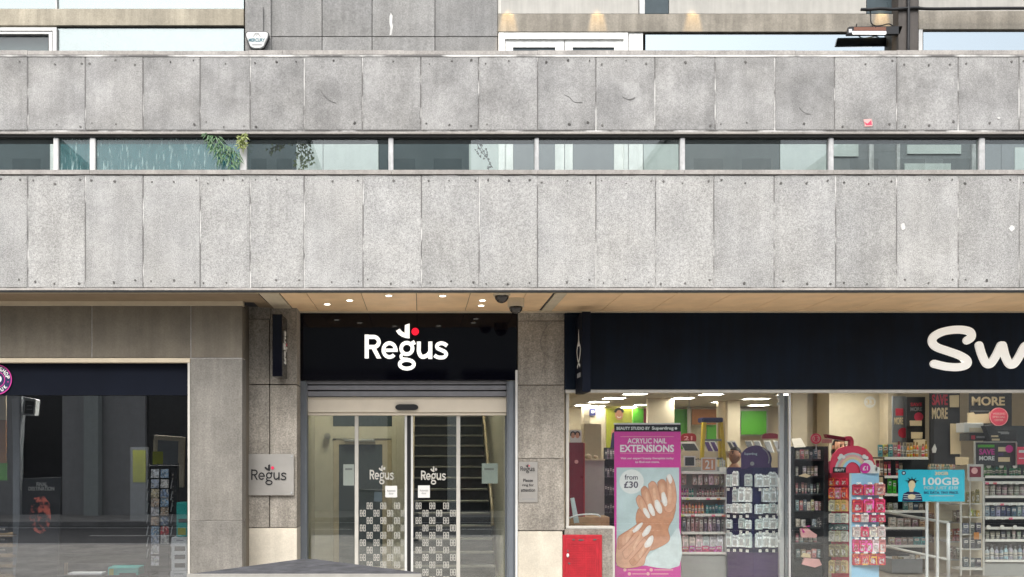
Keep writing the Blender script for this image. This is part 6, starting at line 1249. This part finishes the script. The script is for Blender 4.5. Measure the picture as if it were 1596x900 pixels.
q = MB(); q.poly([(1406, 781.5), (1408, 770), (1415, 766.5), (1424, 766), (1433, 768), (1437, 775), (1438, 781.5)], Ybc-.003, .003); q.build('printed_top', M['indigo'], cd)
q = MB(); [q.poly(ribbon_quads([(1408+i*.2, 771+i*3.2), (1422, 772+i*3.2), (1436, 771+i*3.2)], .9), Ybc-.0045, .0015) for i in range(3)]; q.build('printed_stripe', M['palecyan'], cd)
q = MB(); q.poly([(1416.5, 751), (1418, 749), (1423, 748.5), (1426.5, 751), (1426.5, 758), (1424, 763), (1423.5, 767), (1417.5, 767), (1417.5, 762), (1416, 757)], Ybc-.006, .002); q.disc(1421, 774.5, 6, Ybc-.0065, .002, 14, 4); q.build('printed_face', M['card'], cd)
q = MB(); q.poly(ribbon_quads(arc(1421.5, 753, 5.6, 5, 0, 180, 12), 2.4), Ybc-.0075, .002)
for an in (20, 55, 90, 125, 160): q.poly([(1421.5+6*math.cos(R(an-9)), 752-5.5*math.sin(R(an-9))), (1421.5+12*math.cos(R(an)), 752-9*math.sin(R(an))), (1421.5+6*math.cos(R(an+9)), 752-5.5*math.sin(R(an+9)))], Ybc-.0072, .002)
q.build('printed_hair', M['black'], cd)
hr = thing('ramp_handrail', 'white painted handrail with two sloping rails inside the right of the window', 'handrail', P(1440, gz(12.8), 12.8))
q = MB(); a = P(1366, 796, 13.38); c = P(1478, 815.5, 12.7); q.tube([a, c], .02, 8).build('rail', M['offwhite'], hr, smooth=True); q = MB(); q.tube([P(1366, 849, 13.38), P(1476, 872.5, 12.7)], .02, 8).build('rail', M['offwhite'], hr, smooth=True)
q = MB(); q.tube([c, Vector((c.x, c.y, 0))], .024, 8).build('post', M['white'], hr, smooth=True); q = MB(); q.tube([P(1367, 796, 13.38), Vector((X(1367, 13.38), 13.38, 0))], .024, 8).build('post', M['white'], hr, smooth=True)

prow('box', 'gift_box', 'small mixed box standing on top of the grey shelving under the tester boards', 'box', 'boxes on top of the grey shelving', 1118, 1131, 728, 12, 13.25, [(.5, .45, .4), (.3, .1, .2), (.2, .25, .3)], 4)
prow('tube', 'hand_cream', 'small tube standing beside the white 21 card on the grey shelving', 'tube', 'tubes beside the 21 card', 1084, 1093, 728, 13, 13.25, [(.5, .4, .35), (.45, .2, .2)], 3)
prow('bottle', 'bath_bottle', 'small dark bottle on the dim back row between the arch display and the blue card', 'bottle', 'dark bottles behind the arch display', 1371, 1384, 796, 16, 14.1, [(.1, .08, .08), (.2, .1, .1), (.3, .2, .15)], 4)
prow('bottle', 'juice_bottle', 'small coloured bottle on the black boards ledge above the blue card', 'bottle', 'coloured bottles above the blue card', 1447, 1490, 733, 9, 14.15, [(.5, .3, .1), (.3, .1, .12), (.4, .38, .3), (.1, .2, .15)], 10)
prow('box', 'snack_box', 'brown and cream box on the shelf just under the blue card', 'box', 'boxes just under the blue card', 1448, 1478, 814, 14, 14.1, [(.4, .25, .15), (.55, .48, .36), (.3, .12, .1)], 6)
prow('box', 'snack_box', 'dark low box on the shelf behind the lower handrail post', 'box', 'dark low boxes behind the handrail post', 1448, 1474, 846, 12, 14.1, [(.2, .16, .14), (.35, .3, .24)], 5)
for i in range(9):
    x = 1064+i*8; prod('box', 'shelf_tag', P(x, 779.4 if i % 2 else 805.4, 13.17), (.05, .003, .028), random.choice([(.8, .78, .72), (.75, .1, .12), (.8, .7, .2)]), 'tiny price tag clipped to a shelf edge of the grey shelving', 'price tag', 'tags on the shelf edges of the grey shelving')
for i in range(14):
    x = 1538+(i % 5)*12+random.uniform(-2, 2); y = (755, 788, 810)[i % 3]; prod('box', 'shelf_tag', P(x, y, 13.37), (.05, .003, .03), random.choice([(.8, .78, .72), (.75, .1, .12), (.8, .8, .75)]), 'tiny price tag clipped to a shelf edge at the right edge of the window', 'price tag', 'tags on the shelf edges at the right edge')
crate = thing('stock_crate', 'grey plastic crate of packs left on the shop floor behind the handrail', 'crate', P(1412, 894, 14.0))
part('front', M['panegrey'], crate, 1390, 872, 1438, 893, 13.6, .03, .004); part('base', M['panegrey'], crate, 1390, 890, 1438, 894, 13.63, .4); part('side', M['panegrey'], crate, 1390, 872, 1391.5, 893, 13.64, .4); part('side', M['panegrey'], crate, 1436.5, 872, 1438, 893, 13.64, .4)
prow('box', 'stock_box', 'brown box packed in the grey crate on the shop floor', 'box', 'boxes in the grey crate', 1392, 1436, 889, 22, 13.7, [(.3, .2, .13), (.4, .3, .2), (.5, .45, .4)], 5)
